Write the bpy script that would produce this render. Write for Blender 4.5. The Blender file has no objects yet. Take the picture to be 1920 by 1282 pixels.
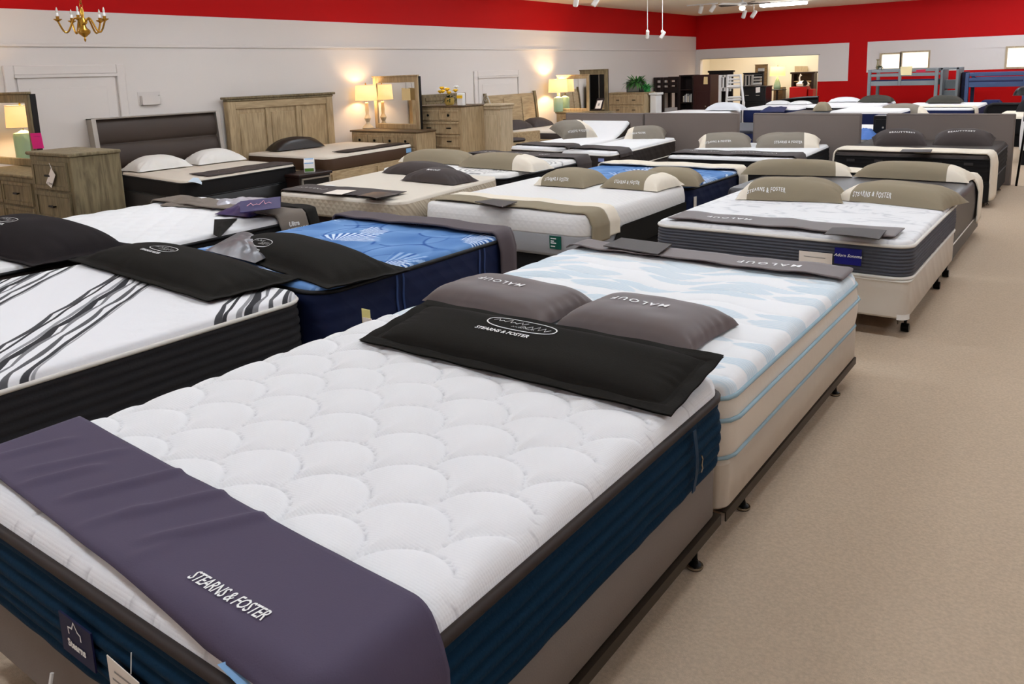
import bpy, math, random
import numpy as np
from mathutils import Vector, Matrix, noise
random.seed(7); rng = np.random.default_rng(7)
S = bpy.context.scene
COL = S.collection
# ------------------------------------------------------------------ camera
CX, CY, F = 960., 419., 1518.3
YAW, PITCH, ROLL, CH = .6321, .1833, -.0322, 1.8085
def _rot():
    c, s = math.cos(YAW), math.sin(YAW)
    fwd = np.array([-s, c, 0])*math.cos(PITCH)+np.array([0, 0, -1])*math.sin(PITCH)
    rt = np.array([c, s, 0.]); up = np.cross(rt, fwd)
    return np.array([rt*math.cos(ROLL)+up*math.sin(ROLL), -rt*math.sin(ROLL)+up*math.cos(ROLL), -fwd])
RC = _rot()
cd = bpy.data.cameras.new('camera'); cam = bpy.data.objects.new('camera', cd); COL.objects.link(cam)
cd.sensor_width = 36; cd.sensor_fit = 'HORIZONTAL'; cd.lens = F/1920*36; cd.shift_y = (CY-641)/1920
cd.clip_start = .05; cd.clip_end = 200
M = Matrix([[RC[0][i], RC[1][i], RC[2][i], 0] for i in range(3)]+[[0, 0, 0, 1]])
M.translation = Vector((0, 0, CH)); cam.matrix_world = M
S.camera = cam
def _ray(u, v): return RC.T@np.array([u-CX, -(v-CY), -F])
def at_z(u, v, z):
    r = _ray(u, v); t = (z-CH)/r[2]; return Vector((r[0]*t, r[1]*t, z))
def at_x(u, v, x):
    r = _ray(u, v); t = x/r[0]; return Vector((x, r[1]*t, CH+r[2]*t))
def at_y(u, v, y):
    r = _ray(u, v); t = y/r[1]; return Vector((r[0]*t, y, CH+r[2]*t))
def project(P):
    c = RC@np.array([P[0], P[1], P[2]-CH]); return CX+F*c[0]/-c[2], CY-F*c[1]/-c[2]
# ------------------------------------------------------------------ world, exposure
W = bpy.data.worlds.new('world'); S.world = W; W.use_nodes = True
W.node_tree.nodes['Background'].inputs[0].default_value = (.9, .95, 1, 1)
W.node_tree.nodes['Background'].inputs[1].default_value = .15
S.view_settings.view_transform = 'Standard'; S.view_settings.look = 'None'
S.view_settings.gamma = 1; S.view_settings.use_curve_mapping = False
S.view_settings.exposure = 0.0
FZ = .17               # level of the carpet
LAMP_E = 19.5          # emission of the ceiling fixtures' diffusers
LIGHT_SPOTS = [(x, y) for y in (.2, 3.8, 7., 10.2, 13.4, 17.) for x in (-8.8, -6.2, -3.6, -.8, 2.) if (x, y) != (-8.8, 17.)]+[(-8.4, 15.4), (-7.2, 22.45), (-5.3, 20.5), (-3.9, 21.5), (-1., 21.), (2., 21.), (-3.4, 18.9), (-.6, 18.9), (-3., 23.4), (-1.4, 24.), (1.6, 24.), (-6.9, 18.4), (-7.6, 17.2), (-6.2, -2.6), (-3.6, -2.6)]  # most off-grid spots near the back are added out of view to brighten it
# ------------------------------------------------------------------ materials
def lin(c):
    c = [x/255 for x in c]
    return tuple((x/12.92 if x <= .04045 else ((x+.055)/1.055)**2.4) for x in c)+(1,)
MATS = {}
def mat(name, rgb, rough=.8, metal=0, spec=.3, bump=None, var=None, emit=None, trans=0, wood=None, sheen=0, weave=None, attr=False, coord='Object'):
    if name in MATS: return MATS[name]
    m = bpy.data.materials.new(name); m.use_nodes = True; nt = m.node_tree; N = nt.nodes; L = nt.links
    b = N['Principled BSDF']; b.inputs['Base Color'].default_value = lin(rgb)
    b.inputs['Roughness'].default_value = rough; b.inputs['Metallic'].default_value = metal
    b.inputs['Specular IOR Level'].default_value = spec
    if trans: b.inputs['Transmission Weight'].default_value = trans
    if sheen: b.inputs['Sheen Weight'].default_value = sheen
    tc = N.new('ShaderNodeTexCoord'); src = tc.outputs[coord]
    if attr:
        a = N.new('ShaderNodeVertexColor'); a.layer_name = 'pattern'; L.new(a.outputs[0], b.inputs['Base Color'])
    if var:   # (scale, amount)
        n = N.new('ShaderNodeTexNoise'); n.inputs['Scale'].default_value = var[0]; n.inputs['Detail'].default_value = 5
        L.new(src, n.inputs['Vector'])
        mx = N.new('ShaderNodeMixRGB'); mx.blend_type = 'MULTIPLY'; mx.inputs[0].default_value = 1
        r = N.new('ShaderNodeValToRGB'); k = var[1]
        r.color_ramp.elements[0].color = (1-k, 1-k, 1-k, 1); r.color_ramp.elements[1].color = (1+k, 1+k, 1+k, 1)
        r.color_ramp.elements[0].position = .3; r.color_ramp.elements[1].position = .7
        L.new(n.outputs[0], r.inputs[0]); L.new(r.outputs[0], mx.inputs[2]); mx.inputs[1].default_value = lin(rgb)
        L.new(mx.outputs[0], b.inputs['Base Color'])
    if wood:  # (dark rgb, stretch vector)
        mp = N.new('ShaderNodeMapping'); mp.inputs['Scale'].default_value = wood[1]; L.new(src, mp.inputs[0])
        n = N.new('ShaderNodeTexNoise'); n.inputs['Scale'].default_value = 3; n.inputs['Detail'].default_value = 8; n.inputs['Distortion'].default_value = 1.2
        L.new(mp.outputs[0], n.inputs['Vector'])
        r = N.new('ShaderNodeValToRGB'); r.color_ramp.elements[0].color = lin(wood[0]); r.color_ramp.elements[1].color = lin(rgb)
        r.color_ramp.elements[0].position = .34; r.color_ramp.elements[1].position = .62
        L.new(n.outputs[0], r.inputs[0]); L.new(r.outputs[0], b.inputs['Base Color'])
    h = None
    if bump:  # (scale, strength)
        n = N.new('ShaderNodeTexNoise'); n.inputs['Scale'].default_value = bump[0]; n.inputs['Detail'].default_value = 4
        L.new(src, n.inputs['Vector']); h = (n.outputs[0], bump[1])
    if weave:  # (kind, scale, strength, distance)
        kind, sc, st = weave[:3]
        if kind == 'dots':
            v = N.new('ShaderNodeTexVoronoi'); v.inputs['Scale'].default_value = sc; v.inputs['Randomness'].default_value = .15
            L.new(src, v.inputs['Vector']); h = (v.outputs['Distance'], -st)
        elif kind == 'diamond':
            w1 = N.new('ShaderNodeTexWave'); w1.bands_direction = 'DIAGONAL'; w1.inputs['Scale'].default_value = sc; w1.inputs['Distortion'].default_value = .6
            mp = N.new('ShaderNodeMapping'); mp.inputs['Scale'].default_value = (-1, 1, 1); mp.inputs['Rotation'].default_value = (0, 0, 0)
            L.new(src, mp.inputs[0]); L.new(src, w1.inputs[0])
            w2 = N.new('ShaderNodeTexWave'); w2.bands_direction = 'DIAGONAL'; w2.inputs['Scale'].default_value = sc; w2.inputs['Distortion'].default_value = .6
            L.new(mp.outputs[0], w2.inputs[0])
            mm = N.new('ShaderNodeMath'); mm.operation = 'MINIMUM'; L.new(w1.outputs[1], mm.inputs[0]); L.new(w2.outputs[1], mm.inputs[1])
            h = (mm.outputs[0], st)
        elif kind == 'waves':
            w1 = N.new('ShaderNodeTexWave'); w1.inputs['Scale'].default_value = sc; w1.inputs['Distortion'].default_value = 6; w1.inputs['Detail'].default_value = 2
            w1.inputs['Detail Scale'].default_value = .5; L.new(src, w1.inputs[0]); h = (w1.outputs[1], st)
    if h:
        bp = N.new('ShaderNodeBump'); bp.inputs['Strength'].default_value = abs(h[1]); bp.invert = h[1] < 0; bp.inputs['Distance'].default_value = .004
        L.new(h[0], bp.inputs['Height']); L.new(bp.outputs[0], b.inputs['Normal'])
    if emit:
        b.inputs['Emission Color'].default_value = lin(emit[0]); b.inputs['Emission Strength'].default_value = emit[1]
    MATS[name] = m; return m
WK = mat('white_knit', (233, 233, 234), .9, weave=('dots', 130, .3), spec=.15)
WKP = mat('white_knit_quilted', (255, 255, 255), .9, attr=True, weave=('dots', 130, .3), spec=.15)
WT = mat('white_ticking', (236, 236, 236), .9, weave=('diamond', 3.2, .7), spec=.15)
WS = mat('white_smooth_ticking', (236, 236, 236), .85, bump=(14, .5), spec=.15)
PAT = mat('printed_ticking', (255, 255, 255), .9, attr=True, bump=(22, .35), spec=.12)
TEAL = mat('teal_border', (5, 42, 66), .85, bump=(90, .4), spec=.15)
PIPE_BR = mat('brown_piping', (48, 38, 34), .6)
NAVYRUN = mat('navy_plum_cloth', (78, 69, 90), .75, bump=(260, .15), spec=.3)
BLACKC = mat('black_cloth', (36, 34, 31), .95, bump=(180, .25), spec=.1)
BLACKC2 = mat('charcoal_cloth', (40, 36, 37), .95, bump=(180, .25), spec=.1)
TAUPE = mat('taupe_satin', (98, 86, 84), .5, bump=(9, .1), spec=.4)
TAUPE_D = mat('dark_taupe_cloth', (70, 62, 60), .75, bump=(200, .15))
GREIGE = mat('greige_cloth', (122, 112, 102), .85, bump=(200, .15))
OLIVE = mat('khaki_linen', (150, 138, 116), .9, bump=(240, .2), spec=.15)
OLIVE2 = mat('grey_khaki_linen', (140, 132, 120), .9, bump=(240, .2), spec=.15)
CREAM = mat('cream_linen', (236, 226, 208), .9, bump=(240, .2), spec=.15)
FOUND = mat('grey_brown_upholstery', (126, 117, 110), .9, bump=(200, .25), spec=.15)
FOUND2 = mat('beige_damask', (196, 184, 168), .7, weave=('waves', 9, .6), spec=.35)
FOUND3 = mat('ivory_quilt', (206, 196, 182), .8, weave=('diamond', 2.2, 1.), spec=.25)
CREAMB = mat('cream_border', (226, 216, 202), .8, bump=(30, .35), spec=.25)
BLUEP = mat('pale_blue_piping', (150, 178, 190), .6)
IVORYP = mat('ivory_piping', (228, 224, 216), .6)
CHARB = mat('charcoal_ribbed_border', (46, 45, 47), .85, bump=(120, .3), spec=.2)
SLATE = mat('slate_ribbed_border', (74, 76, 84), .7, bump=(120, .3), spec=.35)
NAVYB = mat('navy_velvet_border', (13, 26, 62), .75, weave=('diamond', 2.6, .8), spec=.3)
BLACKP = mat('black_piping', (14, 14, 16), .5)
BLACKB = mat('black_border', (18, 17, 18), .8, bump=(80, .3), spec=.25)
DKBROWN = mat('dark_brown_border', (46, 38, 34), .8, weave=('diamond', 2.6, .8), spec=.3)
TANK = mat('tan_herringbone_knit', (190, 176, 154), .9, weave=('diamond', 9, .9), spec=.15)
TANTOP = mat('oatmeal_knit', (222, 213, 198), .9, bump=(120, .3), spec=.15)
WHITEK = mat('soft_white_knit', (230, 228, 225), .9, weave=('diamond', 11, .22), spec=.15)
GREYB = mat('light_grey_border', (158, 158, 160), .85, bump=(60, .2))
DKGREY = mat('dark_grey_leatherette', (66, 62, 62), .45, bump=(30, .15), spec=.45)
HB = mat('taupe_upholstery', (128, 117, 110), .85, bump=(220, .2), spec=.2)
BLACKM = mat('black_metal', (20, 19, 18), .4, .7)
STEEL = mat('bronze_angle_steel', (58, 48, 38), .45, .6)
CHROME = mat('polished_nickel', (170, 160, 145), .2, 1)
WHITE = mat('white_stitching', (240, 240, 238), .8)
PAPER = mat('paper_card', (236, 226, 214), .8)
GREYINK = mat('grey_ink', (150, 146, 140), .8)
BLACKINK = mat('black_ink', (22, 20, 20), .8)
NAVYL = mat('navy_label', (14, 18, 60), .6)
ROYAL = mat('royal_blue_label', (14, 18, 118), .5)
GREENL = mat('green_label', (16, 84, 70), .5)
BLUEL = mat('sky_blue_label', (130, 176, 220), .5)
CARD = mat('charcoal_card', (66, 59, 56), .6)
WOOD = mat('greige_oak', (188, 166, 130), .6, wood=((160, 138, 104), (9, 9, .9)), spec=.3)
WOODH = mat('greige_oak_horizontal', (188, 166, 130), .6, wood=((160, 138, 104), (.9, 9, 9)), spec=.3)
WOODHY = mat('greige_oak_crosswise', (188, 166, 130), .6, wood=((160, 138, 104), (9, .9, 9)), spec=.3)
WOODD = mat('weathered_oak', (132, 118, 88), .6, wood=((100, 88, 64), (9, 9, .9)), spec=.3)
WOODT = mat('brown_oak_top', (108, 88, 62), .5, wood=((80, 62, 42), (.9, 9, 9)), spec=.35)
ESP = mat('espresso_wood', (34, 19, 16), .4, spec=.4)
ESPR = mat('mahogany_wood', (52, 20, 17), .4, spec=.4)
BLK = mat('black_lacquer', (13, 12, 12), .35, spec=.4)
CREAMW = mat('whitewashed_wood', (198, 180, 150), .7, wood=((176, 158, 128), (9, 9, .9)))
WHITEW = mat('white_paint', (230, 228, 224), .5)
MIRROR = mat('mirror_glass', (235, 235, 232), .02, 1)
LEATH = mat('brown_leather', (66, 54, 46), .5, bump=(60, .15), spec=.4)
SILVER = mat('silver_trim', (176, 170, 160), .35, .7)
BRASS = mat('brass', (190, 145, 60), .25, 1)
SHADE = mat('cream_lamp_shade', (240, 215, 170), .9, emit=((255, 205, 130), 1.1))
SHADE2 = mat('yellow_lamp_shade', (240, 225, 160), .9, emit=((255, 225, 130), 1.3))
GLASSG = mat('sea_glass', (170, 205, 185), .12, trans=.35, spec=.5)
GREYW = mat('grey_paint', (128, 134, 136), .5)
BLUEW = mat('blue_grey_paint', (70, 88, 126), .5)
NAVYW = mat('navy_paint', (16, 22, 54), .5)
LEAF = mat('leaf_green', (52, 104, 46), .6)
LEAFD = mat('dark_leaf_green', (22, 54, 20), .6)
POT = mat('white_ceramic', (232, 230, 226), .5)
PINK = mat('hot_pink_paper', (236, 20, 140), .7)
REDP = mat('red_lacquer', (168, 10, 14), .5)
YEL = mat('yellow_petal', (238, 190, 40), .7)
GLOW = mat('fluorescent_diffuser', (255, 255, 255), .5, emit=((231, 241, 255), LAMP_E))
CARPET = mat('beige_carpet', (198, 178, 155), .95, var=(90, .10), bump=(420, .7), spec=.05)
WALLW = mat('white_wall_paint', (226, 220, 214), .85, bump=(40, .06), spec=.2)
WALLR = mat('red_wall_paint', (192, 2, 4), .7, spec=.2)
CEIL = mat('cream_ceiling', (240, 226, 202), .9, bump=(20, .15))
CREAMR = mat('cream_room_paint', (244, 238, 222), .85)
# ------------------------------------------------------------------ mesh helpers
class MB:
    def __init__(s): s.v = []; s.f = []; s.mi = []
    def add(s, vs, fs, mi=0):
        o = len(s.v); s.v += [tuple(v) for v in vs]; s.f += [tuple(o+i for i in f) for f in fs]; s.mi += [mi]*len(fs); return s
    def box(s, x0, x1, y0, y1, z0, z1, mi=0, T=None, bev=0):
        if bev:
            bev = min(bev, (x1-x0)*.45, (y1-y0)*.45, (z1-z0)*.45)
            vs = []
            for ix, x in ((0, x0), (1, x1)):
                for iy, y in ((0, y0), (1, y1)):
                    for iz, z in ((0, z0), (1, z1)):
                        dx = bev if ix == 0 else -bev; dy = bev if iy == 0 else -bev; dz = bev if iz == 0 else -bev
                        vs += [(x, y+dy, z+dz), (x+dx, y, z+dz), (x+dx, y+dy, z)]
            def I(ix, iy, iz, k): return (ix*4+iy*2+iz)*3+k
            fs = []
            for a in (0, 1):
                q = [I(a, 0, 0, 0), I(a, 1, 0, 0), I(a, 1, 1, 0), I(a, 0, 1, 0)]; fs.append(q if a else q[::-1])
                q = [I(0, a, 0, 1), I(1, a, 0, 1), I(1, a, 1, 1), I(0, a, 1, 1)]; fs.append(q[::-1] if a else q)
                q = [I(0, 0, a, 2), I(1, 0, a, 2), I(1, 1, a, 2), I(0, 1, a, 2)]; fs.append(q if a else q[::-1])
                for c in (0, 1):
                    q = [I(a, c, 0, 0), I(a, c, 0, 1), I(a, c, 1, 1), I(a, c, 1, 0)]; fs.append(q if a != c else q[::-1])
                    q = [I(a, 0, c, 0), I(a, 0, c, 2), I(a, 1, c, 2), I(a, 1, c, 0)]; fs.append(q[::-1] if a != c else q)
                    q = [I(0, a, c, 1), I(0, a, c, 2), I(1, a, c, 2), I(1, a, c, 1)]; fs.append(q if a != c else q[::-1])
            for ix in (0, 1):
                for iy in (0, 1):
                    for iz in (0, 1):
                        q = [I(ix, iy, iz, 0), I(ix, iy, iz, 1), I(ix, iy, iz, 2)]
                        fs.append(q if (ix+iy+iz) % 2 else q[::-1])
        else:
            vs = [(x, y, z) for x in (x0, x1) for y in (y0, y1) for z in (z0, z1)]
            fs = [(0, 1, 3, 2), (4, 6, 7, 5), (0, 4, 5, 1), (2, 3, 7, 6), (0, 2, 6, 4), (1, 5, 7, 3)]
        if T: vs = [T @ Vector(v) for v in vs]
        return s.add(vs, fs, mi)
    def tube(s, pts, r, n=8, mi=0, cap=True, closed=False):
        pts = [Vector(p) for p in pts]; rs = r if isinstance(r, (list, tuple)) else [r]*len(pts)
        K = len(pts); vs = []; fs = []; up = None
        for i in range(K):
            if closed: d = pts[(i+1) % K]-pts[i-1]
            else: d = pts[min(i+1, K-1)]-pts[max(i-1, 0)]
            d.normalize()
            if up is None: up = Vector((0, 0, 1)) if abs(d.z) < .9 else Vector((1, 0, 0))
            a = d.cross(up); a.normalize(); b = a.cross(d); up = b
            for k in range(n):
                t = 2*math.pi*k/n; vs.append(pts[i]+a*(math.cos(t)*rs[i])+b*(math.sin(t)*rs[i]))
        for i in range(K if closed else K-1):
            j = (i+1) % K
            for k in range(n): fs.append((i*n+k, i*n+(k+1) % n, j*n+(k+1) % n, j*n+k))
        if cap and not closed: fs += [tuple(range(n))[::-1], tuple((K-1)*n+k for k in range(n))]
        return s.add(vs, fs, mi)
    def lathe(s, cx, cy, prof, n=16, mi=0, T=None):
        vs = []; fs = []
        for r, z in prof:
            for k in range(n):
                t = 2*math.pi*k/n; vs.append(Vector((cx+r*math.cos(t), cy+r*math.sin(t), z)))
        for i in range(len(prof)-1):
            for k in range(n): fs.append((i*n+k, i*n+(k+1) % n, (i+1)*n+(k+1) % n, (i+1)*n+k))
        fs += [tuple(range(n))[::-1], tuple((len(prof)-1)*n+k for k in range(n))]
        if T: vs = [T @ v for v in vs]
        return s.add(vs, fs, mi)
    def quadbox(s, q, z0, z1, mi=0):
        vs = [(p[0], p[1], z) for z in (z0, z1) for p in q]
        return s.add(vs, [(3, 2, 1, 0), (4, 5, 6, 7), (0, 1, 5, 4), (1, 2, 6, 5), (2, 3, 7, 6), (3, 0, 4, 7)], mi)
    def xf(s, T): s.v = [tuple(T @ Vector(v)) for v in s.v]; return s
BASE = {}; STRUCT = [False]
def origin(o): return BASE[o.name]
def make(name, mb, mats, parent=None, smooth=False, loc=None, angle=35):
    """mb holds WORLD coordinates; the mesh is stored relative to its thing's base"""
    if loc is not None: loc = Vector(loc); loc.z = max(loc.z, FZ)
    if parent is not None: Mx = BASE[parent.name]
    else: Mx = Matrix.Translation(loc) if loc is not None else Matrix.Identity(4)
    inv = Mx.inverted()
    me = bpy.data.meshes.new(name)
    V = np.array(mb.v, dtype=float)
    if len(V) and not STRUCT[0]: V[:, 2] = np.maximum(V[:, 2], FZ)
    if len(V):
        A = np.array(inv); V = V@A[:3, :3].T+A[:3, 3]
    me.from_pydata(V.tolist(), [], mb.f)
    if not isinstance(mats, (list, tuple)): mats = [mats]
    for m in mats: me.materials.append(m)
    if len(mats) > 1: me.polygons.foreach_set('material_index', mb.mi)
    me.update()
    o = bpy.data.objects.new(name, me); COL.objects.link(o)
    if smooth:
        me.polygons.foreach_set('use_smooth', [True]*len(me.polygons))
        if angle: me.set_sharp_from_angle(angle=math.radians(angle))
    if parent is not None: o.parent = parent
    else: o.matrix_world = Mx
    BASE[o.name] = Mx
    return o
def tag(o, label, cat, group=None, kind=None):
    o['label'] = label; o['category'] = cat
    if group: o['group'] = group
    if kind: o['kind'] = kind
    return o
def empty(name, loc, rz, label, cat, group=None):
    o = bpy.data.objects.new(name, None); COL.objects.link(o); o.empty_display_size = .1
    loc = Vector(loc); loc.z = max(loc.z, FZ)
    Mx = Matrix.Translation(loc) @ Matrix.Rotation(rz, 4, 'Z')
    o.location = loc; o.rotation_euler = (0, 0, rz); BASE[o.name] = Mx
    return tag(o, label, cat, group)
def dup(root, Mnew, label, group=None):
    r = root.copy(); COL.objects.link(r); r.matrix_world = Mnew; r['label'] = label
    if group: r['group'] = group
    BASE[r.name] = Mnew
    for ch in list(root.children):
        c = ch.copy(); COL.objects.link(c); c.parent = r; BASE[c.name] = Mnew
        for g in list(ch.children):
            d = g.copy(); COL.objects.link(d); d.parent = c; BASE[d.name] = Mnew
    return r
def struct(name, mb, mats):
    STRUCT[0] = True; o = make(name, mb, mats); STRUCT[0] = False; o['kind'] = 'structure'; return o
def gridfaces(nu, nv, off=0, flip=False):
    i, j = np.meshgrid(np.arange(nu-1), np.arange(nv-1), indexing='ij')
    a = (i*nv+j).ravel()+off; q = np.stack([a, a+nv, a+nv+1, a+1], 1)
    if flip: q = q[:, ::-1]
    return q.tolist()
def text2d(s, size, shear=0, bold=0., spacing=1.):
    cu = bpy.data.curves.new('lettering', 'FONT'); cu.body = s; cu.size = size; cu.shear = shear; cu.offset = bold
    cu.align_x = 'CENTER'; cu.align_y = 'CENTER'; cu.resolution_u = 2; cu.space_character = spacing
    ob = bpy.data.objects.new('lettering', cu); COL.objects.link(ob)
    dg = bpy.context.evaluated_depsgraph_get(); me = bpy.data.meshes.new_from_object(ob.evaluated_get(dg))
    vs = [(v.co.x, v.co.y) for v in me.vertices]; fs = [tuple(p.vertices) for p in me.polygons]
    bpy.data.objects.remove(ob); bpy.data.meshes.remove(me); bpy.data.curves.remove(cu)
    return vs, fs
def lettering(parent, s, size, fn, m=WHITE, name='lettering', **k):
    """fn maps text-plane metres to a world point on the surface"""
    vs, fs = text2d(s, size, **k); mb = MB(); mb.add([fn(x, y) for x, y in vs], fs); return make(name, mb, m, parent)
def mark(parent, pts, w, fn, m=WHITE, name='emblem', closed=True):
    """a flat stroke following pts in the text plane"""
    mb = MB(); P = [Vector((p[0], p[1], 0)) for p in pts]; K = len(P); vs = []; fs = []
    for i in range(K):
        d = P[(i+1) % K]-P[i-1] if closed else P[min(i+1, K-1)]-P[max(i-1, 0)]
        n = Vector((-d.y, d.x, 0)).normalized()*w/2
        vs += [fn(P[i].x+n.x, P[i].y+n.y), fn(P[i].x-n.x, P[i].y-n.y)]
    for i in range(K if closed else K-1):
        j = (i+1) % K; fs.append((2*i, 2*i+1, 2*j+1, 2*j))
    mb.add(vs, fs); return make(name, mb, m, parent)
def scribble(parent, fn, w, h, seed, m=WHITE):
    r = np.random.default_rng(seed); n = max(6, int(w/(h*.42))); x = np.linspace(-w/2, w/2, n)
    y = np.where(np.arange(n) % 2 == 0, 0, r.uniform(.25, 1, n))*h-h*.3
    P = [(x[i]+.25*y[i], y[i]) for i in range(n)]
    return mark(parent, P, h*.13, fn, m, 'lettering', False)
def oval(rx, ry, n=40, p=2.4):
    out = []
    for k in range(n):
        t = 2*math.pi*k/n; c, s = math.cos(t), math.sin(t)
        out.append((rx*math.copysign(abs(c)**(2/p), c), ry*math.copysign(abs(s)**(2/p), s)))
    return out
def vnoise(x, y, seed=0, sc=1.):
    """smooth value noise, vectorised"""
    r = np.random.default_rng(seed); T = r.random((64, 64))
    x = np.asarray(x)*sc; y = np.asarray(y)*sc
    xi = np.floor(x).astype(int); yi = np.floor(y).astype(int); fx = x-xi; fy = y-yi
    fx = fx*fx*(3-2*fx); fy = fy*fy*(3-2*fy)
    g = lambda a, b: T[a % 64, b % 64]
    return (g(xi, yi)*(1-fx)+g(xi+1, yi)*fx)*(1-fy)+(g(xi, yi+1)*(1-fx)+g(xi+1, yi+1)*fx)*fy
# ------------------------------------------------------------------ mattress builder
class Mattress:
    def __init__(s, label, quad, z0, z1, top, side, pipe=None, r=.09, t=.05, n=(50, 56), quilt=None, ribs=None, rows=8,
                 pattern=None, pipes=('top', 'bottom'), pr=.009, group=None, bulge=.008, lip=0., name='mattress'):
        s.q = [np.array(p, float) for p in quad]; s.z0, s.z1, s.t, s.r = z0, z1, t, r
        LN, RN, RF, LF = s.q
        s.w = (np.linalg.norm(RN-LN)+np.linalg.norm(RF-LF))/2; s.l = (np.linalg.norm(LF-LN)+np.linalg.norm(RF-RN))/2
        s.quilt = quilt
        c = sum(s.q)/4
        s.o = empty(name, (c[0], c[1], z0), 0, label, 'mattress', group)
        nu, nv = n
        # grid lines denser at the rim
        def axis(L, k):
            rim = np.array([0, .15, .35, .6, 1.])*max(t, .03); inner = np.linspace(rim[-1], L-rim[-1], k)
            return np.concatenate([rim[:-1], inner, (L-rim[:-1])[::-1]])-L/2
        A = axis(s.w, nu); B = axis(s.l, nv); nu, nv = len(A), len(B)
        a, b = np.meshgrid(A, B, indexing='ij')
        X, Y = s.plan(a, b); Z = s.height(a, b)
        vs = np.stack([X, Y, Z], -1).reshape(-1, 3)
        mb = MB(); mb.v = [tuple(v) for v in vs.tolist()]; mb.f = gridfaces(nu, nv); mb.mi = [0]*len(mb.f)
        s.top = make('top_panel', mb, top, s.o, True, angle=None)
        if pattern is not None:
            C = pattern(a, b, s.w, s.l).reshape(-1, 3)/255.
            C = np.where(C <= .04045, C/12.92, ((np.maximum(C, 0)+.055)/1.055)**2.4)
            at = s.top.data.color_attributes.new('pattern', 'FLOAT_COLOR', 'POINT')
            at.data.foreach_set('color', np.concatenate([C, np.ones((len(C), 1))], 1).ravel().astype(np.float32))
        # rim loop, counter-clockwise
        idx = [(i, 0) for i in range(nu-1)]+[(nu-1, j) for j in range(nv-1)]+[(i, nv-1) for i in range(nu-1, 0, -1)]+[(0, j) for j in range(nv-1, 0, -1)]
        P = np.array([[X[i, j], Y[i, j]] for i, j in idx]); D = np.roll(P, -1, 0)-np.roll(P, 1, 0)
        Nn = np.stack([D[:, 1], -D[:, 0]], 1); Nn /= np.linalg.norm(Nn, axis=1)[:, None]
        s.rim, s.nrm = P, Nn; K = len(P)
        arc = np.concatenate([[0], np.cumsum(np.linalg.norm(np.roll(P, -1, 0)-P, axis=1))[:-1]])
        zt = z1-t; R = rows*(4 if ribs else 1)+1; vs = []
        for k in range(R):
            f = k/(R-1); z = zt+(z0-zt)*f
            off = bulge*math.sin(math.pi*f)
            o = np.full(K, off)
            if ribs: o = o+ribs*(abs(math.sin(math.pi*f*rows))**.5-.5)+ribs*.35*(vnoise(arc*14, np.full(K, f*rows), 3)-.5)
            Q = P+Nn*o[:, None]; vs += [(x, y, z) for x, y in Q]
        fs = []
        for k in range(R-1):
            for i in range(K): fs.append((k*K+i, (k+1)*K+i, (k+1)*K+(i+1) % K, k*K+(i+1) % K))
        fs.append(tuple((R-1)*K+i for i in range(K))[::-1])
        mb = MB(); mb.add(vs, fs); s.side = make('side_border', mb, side, s.o, True, angle=None)
        if pipe:
            for w_ in pipes:
                if w_ == 'top': z, off = zt, .004
                elif w_ == 'bottom': z, off = z0+pr, .004
                else: z, off = w_, bulge+.004
                step = max(1, K//160)
                pts = [(P[i, 0]+Nn[i, 0]*off, P[i, 1]+Nn[i, 1]*off, z) for i in range(0, K, step)]
                mb = MB(); mb.tube(pts, pr, 6, closed=True); make('piping', mb, pipe, s.o, True, angle=None)
    def plan(s, a, b):
        a = np.array(a, float); b = np.array(b, float); hw, hl, r = s.w/2, s.l/2, s.r
        ka = np.clip((np.abs(a)-(hw-r))/r, 0, 1); kb = np.clip((np.abs(b)-(hl-r))/r, 0, 1)
        a2 = np.where((ka > 0), np.sign(a)*((hw-r)+r*ka*np.sqrt(1-kb**2/2)+np.maximum(np.abs(a)-hw, 0)), a)
        b2 = np.where((kb > 0), np.sign(b)*((hl-r)+r*kb*np.sqrt(1-ka**2/2)+np.maximum(np.abs(b)-hl, 0)), b)
        u = a2/s.w+.5; v = b2/s.l+.5; LN, RN, RF, LF = s.q
        X = (1-u)*(1-v)*LN[0]+u*(1-v)*RN[0]+u*v*RF[0]+(1-u)*v*LF[0]
        Y = (1-u)*(1-v)*LN[1]+u*(1-v)*RN[1]+u*v*RF[1]+(1-u)*v*LF[1]
        return X, Y
    def height(s, a, b):
        a = np.asarray(a, float); b = np.asarray(b, float)
        d = np.minimum(s.w/2-np.abs(a), s.l/2-np.abs(b)); k = np.clip(1-d/max(s.t, .03), 0, 1)
        z = s.z1-s.t*(1-np.sqrt(np.maximum(0, 1-k**2.)))
        if s.quilt is not None: z = z+s.quilt(a, b)*np.clip(d/.05, 0, 1)
        return z
    def base(s, a, b):
        q, s.quilt = s.quilt, None; z = s.height(a, b); s.quilt = q; return z+(.008 if q is not None and s.t < .06 and 'twin' not in s.o['label'] else 0)
    def pt(s, a, b, dz=.0):
        X, Y = s.plan(a, b); return Vector((float(X), float(Y), float(s.height(a, b))+dz))
    def inv(s, x, y):
        a = b = 0.
        for _ in range(12):
            X, Y = s.plan(a, b); a += x-float(X); b += y-float(Y)
            a = max(-s.w/2+.001, min(s.w/2-.001, a)); b = max(-s.l/2+.001, min(s.l/2-.001, b))
        return a, b
    def zat(s, x, y): return float(s.height(*s.inv(x, y)))
    def side_fn(s, edge, c, z, off=.02, flip=1):
        """text plane standing on one side: edge 'R','L','N','F', centre at c along it"""
        def fn(x, y):
            if edge == 'R': X, Y = s.plan(s.w/2+off, c+x)
            elif edge == 'L': X, Y = s.plan(-s.w/2-off, c-x)
            elif edge == 'N': X, Y = s.plan(c+x, -s.l/2-off)
            else: X, Y = s.plan(c-x, s.l/2+off)
            return Vector((float(X), float(Y), z+y))
        return fn
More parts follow.
